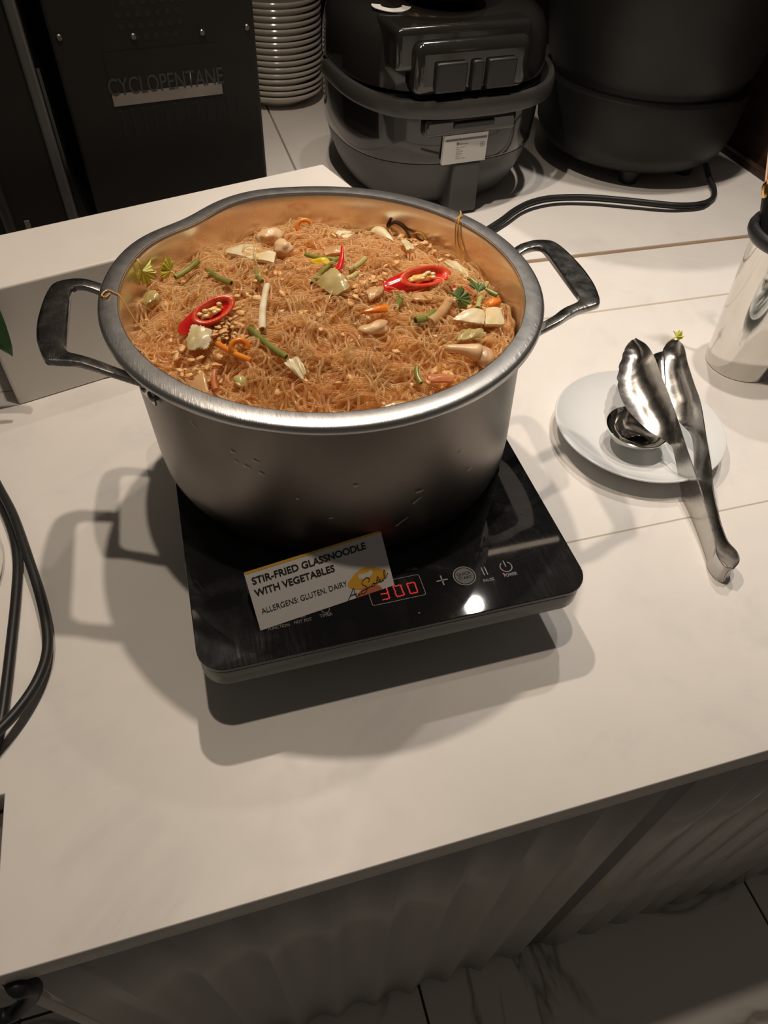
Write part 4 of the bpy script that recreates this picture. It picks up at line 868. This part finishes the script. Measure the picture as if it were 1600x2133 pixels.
# ------------------------------------------------------------------ sign card
sg_o = Vector((-0.046, -0.2450, ZT+0.0006)); sg_x = Vector((0.1015, 0.0142, 0)).normalized(); SW, SH = 0.1025, 0.0417
sg_y = Vector((-0.0012+0.004*0, 0.028, 0.0310)); sg_y = (sg_y-sg_x*sg_y.dot(sg_x)).normalized(); sg_n = sg_x.cross(sg_y)
card = thing('menu_card', 'white folded menu card naming stir-fried glassnoodle, leaning on the pot', 'sign', tuple(sg_o))
def P(u, v, d=0.0): return sg_x*(u*SW)+sg_y*(v*SH)+sg_n*d
def cardplate(name, u0, u1, v0, v1, d0, d1, m, parent=card):
    V = [P(u, v, d) for d in (d0, d1) for (u, v) in ((u0, v0), (u1, v0), (u1, v1), (u0, v1))]
    return meshobj(name, V, [(3, 2, 1, 0), (4, 5, 6, 7), (0, 1, 5, 4), (1, 2, 6, 5), (2, 3, 7, 6), (3, 0, 4, 7)], m, parent, False)
cardplate('front_sheet', 0, 1, 0, 1, -0.0005, 0.0, Q['card'])
cardplate('yellow_edge', 0.005, 1.0, 0.985, 1.02, -0.0012, 0.00025, Q['yellow'])
# the back leaf of the tent goes down behind the front sheet
tp = P(0, 1); V = []
for (u, dz) in ((0, 0), (1, 0)):
    t0 = P(u, 1.0, -0.0007); V += [t0, t0+Vector((0, 0.0035, -0.0285)), t0+Vector((0, 0.0040, -0.0285)), t0+Vector((0, 0.0005, 0.0))]
meshobj('back_sheet', V, [(0, 1, 5, 4), (1, 2, 6, 5), (2, 3, 7, 6), (3, 0, 4, 7), (0, 3, 2, 1), (4, 5, 6, 7)], Q['card'], card, False)
def cf(u, v, d=0.0004): return frame(P(u, v, d), sg_x, sg_y)
text('dish_name', 'STIR-FRIED GLASSNOODLE', 0.0070, cf(0.034, 0.785), Q['ink'], card, 0.00017, 'LEFT', 0, 1.0, 0.0, 0.0850)
text('dish_name', 'WITH VEGETABLES', 0.0070, cf(0.032, 0.578), Q['ink'], card, 0.00017, 'LEFT', 0, 1.0, 0.0, 0.0590)
text('allergen_line', 'ALLERGENS: GLUTEN, DAIRY', 0.0058, cf(0.040, 0.262), Q['ink'], card, 0.0, 'LEFT', 0, 1.0, 0.0, 0.0640)
def cardpoly(name, pts, m, d): return meshobj(name, [P(u, v, d) for u, v in pts], [tuple(range(len(pts)))], m, card, False)
cardpoly('hat_emblem', [(0.815+0.148*math.cos(t)*(1-0.1*math.sin(t)), 0.285+0.17*math.sin(t) if math.sin(t) < 0 else 0.285+0.12*math.sin(t)+0.07*max(0, math.cos((t-PI/2)*1.6))) for t in np.linspace(0, 2*PI, 40, endpoint=False)], Q['yellow'], 0.0002)
cardpoly('body_emblem', [(0.700, 0.0), (0.725, 0.07), (0.765, 0.135), (0.80, 0.145), (0.875, 0.115), (0.90, 0.05), (0.905, 0.0)], Q['orange'], 0.00025)
cardpoly('neck_emblem', [(0.756, 0.32), (0.762, 0.40), (0.790, 0.375), (0.83, 0.375), (0.858, 0.41), (0.868, 0.345), (0.84, 0.29), (0.79, 0.28)], Q['card'], 0.0003)
parts = []
for s0 in SCRIPT:
    pts = [P(u, v, 0.0005) for u, v in s0]
    if len(pts) > 2: pts = spline(pts, 5)
    parts.append(tube_vf(pts, 0.00022, 5))
meshobj('script_lettering', *join(parts), Q['ink'], card, True)

# ------------------------------------------------------------------ plate, ladle, tongs
def plate_profile(R=0.087):
    return [(0, 0.0022), (0.040, 0.0022), (0.043, 0.0), (0.046, 0.0), (0.0475, 0.003), (0.060, 0.0065), (0.075, 0.0125), (R-0.001, 0.0205), (R, 0.0213), (R-0.0006, 0.0222), (R-0.002, 0.0225), (0.0755, 0.0158), (0.060, 0.0098), (0.045, 0.0062), (0.0, 0.0055)]
pl = thing('side_plate', 'white porcelain plate holding the serving tongs, right of the pot', 'plate', (0.371, -0.063, 0.0))
lathe('dish', plate_profile(), Q['porcelain'], pl, 96)
def ribbon(pairs, th, bulge, seg=6, across=8, teeth=None):
    T_ = spline([p[0] for p in pairs], seg); B_ = spline([p[1] for p in pairs], seg); n = len(T_)
    if teeth:                                                  # toothed gripping edge of the head
        for i in range(n):
            if teeth[0] < i/(n-1) < teeth[1] and i % 4 < 2: B_[i] = B_[i].lerp(T_[i], 0.035)
    V, Fc = [], []
    A_ = across
    for lay in (0, 1):
        for i in range(n):
            t = i/(n-1); d = (T_[min(i+1, n-1)]-T_[max(i-1, 0)]).normalized(); wv = (T_[i]-B_[i]); nn = d.cross(wv).normalized() if wv.length > 1e-6 else Vector((1, 0, 0))
            bl = bulge(t)
            for k in range(A_+1):
                f = k/A_; p = B_[i].lerp(T_[i], f)+nn*(bl*(1-(2*f-1)**2)+th*lay); V.append(p)
    W = A_+1; NN = n*W
    for i in range(n-1):
        for k in range(A_):
            a = i*W+k; Fc.append((a, a+1, a+W+1, a+W)); Fc.append((NN+a, NN+a+W, NN+a+W+1, NN+a+1))
        for k in (0, A_):
            a = i*W+k; q = (a, a+W, NN+a+W, NN+a); Fc.append(q if k == 0 else q[::-1])
    for i in (0, n-1):
        for k in range(A_):
            a = i*W+k; q = (a, NN+a, NN+a+1, a+1); Fc.append(q if i == 0 else q[::-1])
    return V, Fc
def fixpairs(Tg, nv):
    out = []
    for i, (t, b) in enumerate(Tg):
        b = list(b)
        if i < nv: b = [t[0]+0.001, t[1]+0.001, 0.0012]
        out.append((t, b))
    return out
tongs = thing('serving_tongs', 'stainless steel serving tongs resting on the white plate, loop end on the counter', 'tongs', (0.36, -0.245, 0))
def off(Lp): return [(Vector(a)-Vector((0.36, -0.245, 0)), Vector(b)-Vector((0.36, -0.245, 0))) for a, b in Lp]
def hb(t):
    k = max(0, min(1, (t-0.60)/0.12)); e = max(0, min(1, (1-t)/0.10)); return k*e
V, Fc = ribbon(off(fixpairs(TONG_L, 6)), 0.0012, lambda t: 0.0105*hb(t)+0.0012*(1-hb(t)), 9, 12, (0.82, 0.93))
meshobj('left_arm', V, Fc, Q['steel_tong'], tongs, True, auto=60)
V, Fc = ribbon(off(fixpairs(TONG_R, 6)), 0.0012, lambda t: 0.0085*hb(t)-0.0012*(1-hb(t)), 9, 12)
meshobj('right_arm', V, Fc, Q['steel_tong'], tongs, True, auto=60)
ld = thing('serving_spoon', 'round bowled steel serving spoon lying on the plate under the tongs', 'spoon', (0.3585, -0.0776, 0.0125))
lathe('spoon_bowl', [(0, 0.0), (0.012, 0.0005), (0.022, 0.004), (0.0285, 0.010), (0.031, 0.0165), (0.0318, 0.0185), (0.0310, 0.0188), (0.030, 0.0165), (0.0275, 0.0108), (0.021, 0.0052), (0.012, 0.0018), (0, 0.0014)], Q['mirror'], ld, 64)
V, Fc = tube_vf([Vector(p) for p in ((0.0285, 0.008, 0.0185), (0.034, 0.018, 0.024), (0.042, 0.038, 0.034), (0.050, 0.062, 0.044), (0.0535, 0.072, 0.0475))], [0.004, 0.0045, 0.005, 0.006, 0.0065], 10, True, 0.3)
meshobj('spoon_handle', V, Fc, Q['steel_tong'], ld, True)
leafsprig('herb_scrap', (0.4335, 0.0015, 0.0725), 0.0075, 'yellow green herb scrap stuck on the right tong head', Q['celery'], (0.9, -0.1, 0.3), 2, 8)

# ------------------------------------------------------------------ cutlery canister
jar = thing('cutlery_canister', 'polished steel cutlery canister with black rim at the right', 'canister', (0.562, 0.027, 0))
lathe('canister_body', [(0, 0.001), (0.035, 0.001), (0.0372, 0.0), (0.0385, 0.001), (0.0388, 0.003), (0.0458, 0.156), (0.0458, 0.158), (0.0446, 0.158), (0.0376, 0.005), (0, 0.004)], Q['mirror'], jar, 96)
lathe('black_rim', [(0.0460, 0.1500), (0.0500, 0.1510), (0.0528, 0.1555), (0.0530, 0.1600), (0.0510, 0.1645), (0.0475, 0.1655), (0.0440, 0.1635), (0.0428, 0.1590), (0.0440, 0.1530)], Q['rubber'], jar, 96, None, None, 60, True)
for i, (x, y, tx_, ty_) in enumerate(((0.012, -0.035, -0.044, 0.068), (0.030, 0.030, 0.038, -0.002), (-0.004, 0.026, 0.0, 0.045), (0.010, -0.012, 0.02, -0.02), (0.020, 0.018, 0.045, 0.03))):
    L = ['black handled gold fork standing leftmost in the steel canister', 'black handled gold fork standing near the front of the steel canister', 'black handled gold fork at the back of the steel canister', 'black handled gold fork in the middle of the canister', 'black handled gold fork at the right side of the canister'][i]
    fk = thing('fork', L, 'fork', (0.562+x*0.4, 0.027+y*0.4, 0.006), 0, 'forks in the canister')
    dx, dy = tx_-x*0.4, ty_-y*0.4
    def q_(t): return Vector((dx*t, dy*t, 0.27*t))
    V, Fc = tube_vf([q_(t) for t in (0, 0.02, 0.3, 0.63, 0.66)], [0.003, 0.0048, 0.0052, 0.0046, 0.004], 12); meshobj('fork_handle', V, Fc, Q['rubber'], fk, True, auto=50)
    V, Fc = tube_vf([q_(t) for t in (0.655, 0.665, 0.69, 0.70)], [0.0044, 0.005, 0.005, 0.004], 12); meshobj('ferrule', V, Fc, Q['brass'], fk, True, auto=50)
    V, Fc = tube_vf([q_(t) for t in (0.69, 0.8, 1.0)], [0.003, 0.0022, 0.003], 10); meshobj('shank', V, Fc, Q['rosegold'], fk, True)
    pr = []
    ax_ = Vector((dx, dy, 0.27)).normalized(); sd_ = ax_.cross(Vector((0, 1, 0))).normalized()
    pr.append(tube_vf([q_(1.0)-ax_*0.002, q_(1.0)+ax_*0.012, q_(1.0)+ax_*0.030], [0.004, 0.011, 0.012], 12, True, 0.18))
    for k in range(4):
        s0 = sd_*(k-1.5)*0.0062; pr.append(tube_vf([q_(1.0)+ax_*0.026+s0, q_(1.0)+ax_*0.07+s0*1.02], [0.0016, 0.0009], 6))
    meshobj('tines', *join(pr), Q['rosegold'], fk, True)

# ------------------------------------------------------------------ rice cooker
rc = thing('rice_cooker', 'glossy dark rice cooker seen from its hinge side, behind the pot', 'rice cooker', (0.352, 0.604, 0), math.radians(6))
# local axes: back of the cooker faces -y
def sup(rx, ry, n, t):
    c, s = math.cos(t), math.sin(t); return (rx*math.copysign(abs(c)**(2/n), c), ry*math.copysign(abs(s)**(2/n), s))
def supbody(name, levels, m, n=2.5, seg=96):
    V, Fc = [], []
    for (r, z) in levels:
        for k in range(seg):
            x, y = sup(r, r*0.985, n, 2*PI*k/seg); V.append((x, y, z))
    for i in range(len(levels)-1):
        for k in range(seg): Fc.append((i*seg+k, i*seg+(k+1) % seg, (i+1)*seg+(k+1) % seg, (i+1)*seg+k))
    Fc.append(tuple(reversed(range(seg)))); Fc.append(tuple(range((len(levels)-1)*seg, len(levels)*seg)))
    return meshobj(name, V, Fc, m, rc, True, auto=35)
supbody('lower_shell', [(0.105, 0.006), (0.118, 0.008), (0.128, 0.018), (0.137, 0.035), (0.146, 0.058), (0.150, 0.0745)], Q['grey_plastic'])  # lighter grey paints the counter's reflection on this lower band
supbody('body', [(0.150, 0.0755), (0.1525, 0.079), (0.1545, 0.11), (0.155, 0.140), (0.154, 0.160), (0.150, 0.164)], Q['black_gloss'])
supbody('lid', [(0.150, 0.166), (0.1545, 0.169), (0.1545, 0.184), (0.153, 0.205), (0.149, 0.222), (0.142, 0.234), (0.131, 0.242), (0.112, 0.246), (0.07, 0.249), (0.0, 0.250)], Q['black_gloss'])
for a in (0.8, 2.3, 3.9, 5.4):
    lathe('foot', [(0, 0), (0.012, 0), (0.013, 0.002), (0.013, 0.008), (0, 0.008)], Q['rubber'], rc, 16, (0.09*math.cos(a), 0.09*math.sin(a), 0))
bmobj('hinge_cover', box_bm(-0.098, 0.070, -0.1600, -0.10, 0.168, 0.230, 0.013, 5), Q['black_gloss'], rc, True, auto=50)
bmobj('lid_ridge', box_bm(-0.120, 0.074, -0.1480, -0.05, 0.195, 0.2440, 0.008, 4), Q['black_gloss'], rc, True, auto=50)
for (x0, x1) in ((-0.070, -0.026), (-0.0185, -0.0025), (0.0035, 0.046)):
    bmobj('hinge_block', box_bm(x0, x1, -0.1665, -0.145, 0.173, 0.208, 0.003, 3), Q['black_satin'], rc, True, auto=50)
bmobj('drip_tray', box_bm(-0.078, 0.062, -0.1605, -0.14, 0.117, 0.141, 0.006, 3), Q['black_gloss'], rc, True, auto=50)
bmobj('drip_tray_slot', box_bm(-0.036, 0.026, -0.1635, -0.15, 0.126, 0.135, 0.002, 2), Q['black_satin'], rc, True, auto=50)
bmobj('cord_housing', box_bm(-0.026, 0.018, -0.1545, -0.10, 0.004, 0.0765, 0.003, 3), Q['grey_plastic'], rc, True, auto=50)
# carrying handle: a wide band folded down round the back
V, Fc = [], []
N = 60; sec = [(-0.0045, -0.009), (0.0035, -0.0095), (0.0060, -0.006), (0.0060, 0.005), (0.0035, 0.0085), (-0.0045, 0.0085)]
for i in range(N+1):
    a = math.radians(-182+184*i/N); k = max(0.0, (i/N-0.5)*2)
    x, y = sup(0.1585+0.010*k, 0.164, 2.6, a); nx_, ny_ = math.cos(a), math.sin(a)
    for (dr, dz) in sec: V.append((x+nx_*dr, y+ny_*dr, 0.1525+dz*1.2+0.016*max(0, abs(i/N-0.5)*2-0.45)))
for i in range(N):
    for q in range(6): Fc.append((i*6+q, i*6+(q+1) % 6, (i+1)*6+(q+1) % 6, (i+1)*6+q))
Fc += [tuple(reversed(range(6))), tuple(range(N*6, N*6+6))]
meshobj('carry_handle', V, Fc, mat('rice_cooker_band', (0.040, 0.038, 0.036), 0.33), rc, True, auto=40)
# rating label
lab = box('rating_label', -0.046, 0.022, -0.1563, -0.1510, 0.078, 0.1165, Q['sticker'], rc)
LF = lambda x, z: frame((x, -0.15645, z), (1, 0, 0), (0, 0, 1))
def labquad(x0, x1, z0, z1, d=0.0): return ([(x0, -0.15645-d, z0), (x1, -0.15645-d, z0), (x1, -0.15645-d, z1), (x0, -0.15645-d, z1)], [(0, 1, 2, 3)])
grey_ink = mat('grey_ink', (0.16, 0.155, 0.15), 0.6)
meshobj('label_header', *labquad(-0.0435, 0.0205, 0.1085, 0.1115), grey_ink, lab, False)
meshobj('label_logo', *join([labquad(-0.026, -0.0225, 0.1025, 0.1060)]), grey_ink, lab, False)
text('label_word', 'Electrolux', 0.0034, LF(-0.0218, 0.1028), grey_ink, lab, 0.00004)
for k, wd in enumerate(('Rice Cooker', 'Model', '220-240V~', '50-60Hz', 'Class I', 'Made in China')):
    text('label_word', wd, 0.0027, LF(-0.026, 0.0990-k*0.0030), grey_ink, lab)
V = [(0.0142+r*math.cos(t), -0.15645, 0.1005+r*math.sin(t)) for r in (0.0030, 0.0036) for t in np.linspace(0, 2*PI, 28, endpoint=False)]
meshobj('label_emblem', V+[(0.0126, -0.15645, 0.1005), (0.0142, -0.15645, 0.0989), (0.0158, -0.15645, 0.1005), (0.0142, -0.15645, 0.1021)], [(k, (k+1) % 28, 28+(k+1) % 28, 28+k) for k in range(28)]+[(56, 57, 58, 59)], grey_ink, lab, False)
# crescent sticker on the lid
V, Fc = [], []
for k in range(25):
    a = math.radians(150+200*k/24)
    for r in (0.014, 0.026): V.append((-0.092+r*math.cos(a), -0.060+r*math.sin(a), 0.2465-0.10*max(0, -0.075-(-0.060+r*math.sin(a)))))
for k in range(24): Fc.append((2*k, 2*k+1, 2*k+3, 2*k+2))
cs = meshobj('round_sticker', V, Fc, Q['sticker'], rc, False); cs['label'] = 'white crescent sticker'
sm_ = cs.modifiers.new('s', 'SOLIDIFY'); sm_.thickness = 0.0008; sm_.offset = 1
bb = thing('brass_bowl', 'small brass bowl standing on the rice cooker lid', 'bowl', (0.340, 0.546, 0.2502))
lathe('bowl_shell', [(0, 0.001), (0.022, 0.001), (0.028, 0), (0.032, 0.001), (0.046, 0.005), (0.057, 0.014), (0.064, 0.030), (0.066, 0.042), (0.065, 0.042), (0.063, 0.030), (0.056, 0.015), (0.045, 0.007), (0.022, 0.003), (0, 0.003)], Q['brass'], bb, 64)

# ------------------------------------------------------------------ black soup kettle with its cord
kt = thing('soup_kettle', 'big black soup kettle standing at the back right of the counter', 'kettle', (0.722, 0.606, 0))
lathe('kettle_base', [(0, 0.022), (0.120, 0.022), (0.138, 0.026), (0.151, 0.036), (0.1595, 0.055), (0.1635, 0.085), (0.1650, 0.118), (0.1640, 0.128), (0.159, 0.132), (0, 0.132)], Q['kettle'], kt, 128)
lathe('kettle_drum', [(0, 0.132), (0.153, 0.132), (0.154, 0.142), (0.162, 0.154), (0.172, 0.21), (0.185, 0.30), (0.195, 0.40), (0.198, 0.46), (0.202, 0.462), (0.202, 0.470), (0.195, 0.472), (0, 0.472)], Q['kettle'], kt, 128)
lathe('kettle_lid', [(0.19, 0.472), (0.17, 0.490), (0.11, 0.505), (0.03, 0.512), (0.018, 0.515), (0.018, 0.53), (0.022, 0.545), (0.0, 0.55)], Q['kettle'], kt, 96)
for a in (-2.0, -0.9, 0.2, 1.3, 2.4):
    lathe('kettle_foot', [(0, 0), (0.014, 0), (0.018, 0.023), (0, 0.023)], Q['rubber'], kt, 18, (0.108*math.cos(a), 0.108*math.sin(a), 0))
kc = thing('kettle_cord', 'black power cord running from the kettle behind the pot', 'cord', (0.8, 0.45, 0))
def offp(L, o_): return [Vector(p)-Vector(o_) for p in L]
pts = [(0.800, 0.505, 0.034), (0.802, 0.488, 0.026), (0.803, 0.468, 0.012), (0.797, 0.440, 0.0048), (0.775, 0.412, 0.0046), (0.745, 0.400, 0.0046), (0.710, 0.402, 0.0046), (0.675, 0.416, 0.0046), (0.630, 0.437, 0.0046), (0.575, 0.458, 0.0046), (0.520, 0.466, 0.0046), (0.480, 0.458, 0.0046), (0.445, 0.438, 0.0046), (0.410, 0.410, 0.0046), (0.35, 0.37, 0.0046), (0.28, 0.34, 0.0046)]
V, Fc = tube_vf(spline(offp(pts, (0.8, 0.45, 0)), 6), 0.0044, 10); meshobj('cable', V, Fc, Q['rubber'], kc, True)
V, Fc = tube_vf(offp([(0.797, 0.517, 0.042), (0.799, 0.508, 0.037), (0.801, 0.494, 0.029)], (0.8, 0.45, 0)), [0.008, 0.0078, 0.0055], 12); meshobj('strain_relief', V, Fc, Q['rubber'], kc, True)
rcc = thing('thin_power_cord', 'thin dark cord lying in front of the thicker kettle cord', 'cord', (0.6, 0.42, 0))
pts = [(0.774, 0.4090, 0.0022), (0.756, 0.3965, 0.0024), (0.735, 0.3895, 0.0024), (0.690, 0.393, 0.0024), (0.640, 0.412, 0.0024), (0.58, 0.437, 0.0024), (0.53, 0.449, 0.0024), (0.49, 0.446, 0.0024), (0.455, 0.432, 0.0024), (0.415, 0.402, 0.0024), (0.36, 0.365, 0.0024)]
V, Fc = tube_vf(spline(offp(pts, (0.6, 0.42, 0)), 6), 0.0020, 8); meshobj('cable', V, Fc, Q['rubber'], rcc, True)

# ------------------------------------------------------------------ stack of plates
SX, SY = 0.180, 0.976
PROF = [(0, 0.003), (0.040, 0.003), (0.043, 0.0), (0.048, 0.0), (0.050, 0.004), (0.065, 0.010), (0.082, 0.020), (0.0845, 0.0225), (0.085, 0.0245), (0.084, 0.0262), (0.082, 0.0264), (0.064, 0.0150), (0.049, 0.0082), (0, 0.0075)]
plate0 = None
NPL = 16
rs = random.Random(3)
words_ = ['second', 'third', 'fourth', 'fifth', 'sixth', 'seventh', 'eighth', 'ninth', 'tenth', 'eleventh', 'twelfth', 'thirteenth', 'fourteenth', 'fifteenth']
for k in range(NPL):
    lab_ = 'white plate at the bottom of the tall plate stack' if k == 0 else ('white plate on top of the tall plate stack' if k == NPL-1 else 'white plate, %s from the bottom of the tall stack' % words_[k-1])
    if plate0 is None:
        plate0 = lathe('stacked_plate', PROF, Q['porcelain_dim'], None, 72); o = plate0
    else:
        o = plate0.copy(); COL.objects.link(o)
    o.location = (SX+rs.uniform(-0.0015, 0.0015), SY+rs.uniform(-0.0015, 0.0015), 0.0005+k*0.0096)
    tag(o, lab_, 'plate', 'plates in the tall stack')

# ------------------------------------------------------------------ black machines behind the riser
fa = math.radians(10)
fr = thing('black_cooler', 'black cooling machine with vent slots behind the white riser', 'machine', (0.0745, 0.430, 0), fa)
bmobj('cabinet', box_bm(-0.222, 0, 0, 0.34, 0.0, 0.52, 0.004, 2), Q['machine'], fr, True, auto=40)
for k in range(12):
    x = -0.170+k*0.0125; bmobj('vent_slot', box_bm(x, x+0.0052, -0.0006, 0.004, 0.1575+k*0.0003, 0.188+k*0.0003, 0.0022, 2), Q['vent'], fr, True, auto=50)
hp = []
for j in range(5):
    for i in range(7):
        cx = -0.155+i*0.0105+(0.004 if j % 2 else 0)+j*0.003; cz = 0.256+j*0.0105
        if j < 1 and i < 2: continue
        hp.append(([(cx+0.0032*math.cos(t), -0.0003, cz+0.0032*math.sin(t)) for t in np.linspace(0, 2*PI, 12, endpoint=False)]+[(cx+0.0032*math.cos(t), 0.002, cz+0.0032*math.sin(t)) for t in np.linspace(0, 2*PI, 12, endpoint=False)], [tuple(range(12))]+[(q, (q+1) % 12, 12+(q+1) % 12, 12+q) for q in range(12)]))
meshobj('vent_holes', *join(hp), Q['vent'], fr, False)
box('warning_sticker', -0.173, -0.047, -0.0008, 0.002, 0.192, 0.2445, Q['machine'], fr)['label'] = 'dark glossy film of the warning sticker'
box('sticker_strip', -0.173, -0.047, -0.0011, 0.002, 0.192, 0.2045, Q['film'], fr)['label'] = 'silver lower strip of the warning sticker'
text('sticker_word', 'CYCLOPENTANE', 0.0245, frame((-0.110, -0.0013, 0.203), (1, 0, 0), (0, 0, 1)), mat('dull_grey_ink', (0.028, 0.026, 0.024), 0.4), fr, 0.0002, 'CENTER', 0, 0.70)
for (x, z) in ((-0.212, 0.262), (-0.137, 0.257), (-0.062, 0.255), (-0.010, 0.256)):
    V, Fc = tube_vf([(x, 0.001, z), (x, -0.001, z), (x, -0.002, z)], [0.0034, 0.0034, 0.0022], 12); meshobj('screw', V, Fc, Q['rivet'], fr, True, auto=50)
f2 = thing('black_cabinet', 'tall plain black cabinet at the far left behind the riser', 'machine', (-0.162, 0.372, 0), fa)
bmobj('cabinet', box_bm(-0.30, 0, 0, 0.40, 0, 0.52, 0.012, 3), Q['machine'], f2, True, auto=40)
bmobj('door_edge', box_bm(-0.085, -0.072, -0.006, 0.01, 0.01, 0.51, 0.004, 2), Q['black_satin'], f2, True, auto=40)
bmobj('highlight_strip', box_bm(-0.014, -0.002, -0.004, 0.01, 0.05, 0.51, 0.003, 2), Q['grey_plastic'], f2, True, auto=40)  # paler strip in place of the highlight along the cabinet edge
bmobj('pale_tag', box_bm(-0.062, -0.056, -0.0012, 0.002, 0.072, 0.090, 0.0004, 1), mat('tag_grey', (0.10, 0.095, 0.075), 0.6), f2)

# ------------------------------------------------------------------ left edge: cord loops, steel pan, plant, bin
lc = thing('looped_cord', 'thick black power cord looping over the left edge of the counter', 'cord', (-0.22, -0.14, 0))
pts = [(-0.285, 0.10, 0.006), (-0.268, 0.045, 0.010), (-0.252, 0.003, 0.012), (-0.237, -0.037, 0.013), (-0.223, -0.088, 0.012), (-0.213, -0.128, 0.010), (-0.207, -0.162, 0.009), (-0.2065, -0.187, 0.009), (-0.212, -0.210, 0.011), (-0.2225, -0.231, 0.014), (-0.236, -0.249, 0.018), (-0.255, -0.268, 0.022), (-0.285, -0.28, 0.020)]
V, Fc = tube_vf(spline(offp(pts, (-0.22, -0.14, 0)), 8), 0.0040, 12); meshobj('cable_loop', V, Fc, Q['rubber'], lc, True)
pts = [(-0.275, 0.05, 0.004), (-0.256, 0.00, 0.0041), (-0.241, -0.045, 0.0041), (-0.2345, -0.080, 0.0041), (-0.2335, -0.118, 0.0041), (-0.2345, -0.162, 0.0041), (-0.236, -0.205, 0.0041), (-0.2385, -0.238, 0.0041), (-0.246, -0.272, 0.0041), (-0.262, -0.30, 0.0041)]
V, Fc = tube_vf(spline(offp(pts, (-0.22, -0.14, 0)), 8), 0.0040, 12); meshobj('cable_straight', V, Fc, Q['rubber'], lc, True)
sp = thing('steel_pan', 'shiny steel pan just inside the left edge of the picture', 'pan', (-0.345, -0.082, 0))
lathe('pan_body', [(0, 0.0), (0.094, 0.0), (0.0985, 0.003), (0.1, 0.008), (0.1, 0.09), (0.104, 0.092), (0.104, 0.094), (0.098, 0.094), (0.097, 0.008), (0, 0.005)], Q['mirror'], sp, 72)
pp = thing('potted_plant', 'green leafy potted plant at the left edge beside the riser', 'plant', (-0.335, 0.075, 0))
lathe('plant_pot', [(0, 0), (0.035, 0), (0.045, 0.07), (0.047, 0.075), (0.042, 0.075), (0.040, 0.06), (0, 0.06)], mat('plant_pot_clay', (0.3, 0.28, 0.25), 0.6), pp, 48)
def leaf(base, tipp, width, droop=0.0, sdir=None):
    b0, t0 = Vector(base), Vector(tipp); ax_ = t0-b0; L = ax_.length; sd_ = Vector(sdir).normalized() if sdir else ax_.cross(Vector((0, 0, 1))).normalized(); nn = sd_.cross(ax_).normalized()
    V, Fc = [], []
    n, mth = 20, 8
    for lay in (0.0005, -0.0005):
        for i in range(n+1):
            t = i/n; wd = width*math.sin(PI*min(1, t**0.8))**0.8*(1-0.2*t)+0.0006; c = b0+ax_*t+nn*(droop*math.sin(PI*t))
            for k in range(mth+1):
                s0 = (k/mth-0.5)*2; V.append(c+sd_*wd*s0+nn*(lay-0.006*(1-abs(s0))*0.5))
    W = mth+1; NN = (n+1)*W
    for i in range(n):
        for k in range(mth):
            a = i*W+k; Fc += [(a, a+1, a+W+1, a+W), (NN+a, NN+a+W, NN+a+W+1, NN+a+1)]
        for k in (0, mth):
            a = i*W+k; Fc.append((a, a+W, NN+a+W, NN+a))
    return meshobj('leaf', V, Fc, Q['leaf'], pp, True, auto=60)
for (bx, by, bz, tx_, ty_, tz_, wd) in ((0.073, 0.052, 0.185, 0.1085, 0.043, 0.074, 0.023), (0.0, 0.02, 0.16, -0.09, 0.10, 0.26, 0.03), (0.01, -0.02, 0.15, -0.10, -0.08, 0.24, 0.03), (0.0, 0.0, 0.18, -0.03, 0.05, 0.33, 0.028)):
    leaf((bx, by, bz), (tx_, ty_, tz_), wd, 0.012 if wd > 0.025 else 0.002, None if wd > 0.025 else (0.95, 0.05, 0.30))
    V, Fc = tube_vf(spline([Vector((0, 0, 0.055)), Vector((bx*0.35, by*0.35, bz*0.75)), Vector((bx, by, bz))], 6), 0.0022, 8); meshobj('plant_stem', V, Fc, Q['stem'], pp, True)
hang_pts = [(-0.246, -0.392, 0.006), (-0.226, -0.400, -0.004), (-0.2165, -0.398, -0.024), (-0.2165, -0.394, -0.048), (-0.2245, -0.391, -0.076), (-0.2385, -0.389, -0.106), (-0.253, -0.389, -0.126), (-0.2655, -0.389, -0.124), (-0.270, -0.389, -0.100), (-0.268, -0.389, -0.061), (-0.262, -0.392, -0.020), (-0.262, -0.385, 0.006), (-0.275, -0.36, 0.010), (-0.285, -0.32, 0.008)]
hc = thing('hanging_cable', 'thick black cable loop hanging under the front left counter corner', 'cable', (-0.24, -0.389, -0.06))
V, Fc = tube_vf(spline(offp([(-0.252, -0.376, -0.034), (-0.236, -0.386, -0.031)]+[(p[0]-0.010, p[1], p[2]) for p in hang_pts[2:11]]+[(-0.285, -0.385, -0.030), (-0.30, -0.372, -0.034)], (-0.24, -0.389, -0.06)), 8), 0.0056, 12); meshobj('cable_loop', V, Fc, Q['rubber'], hc, True)
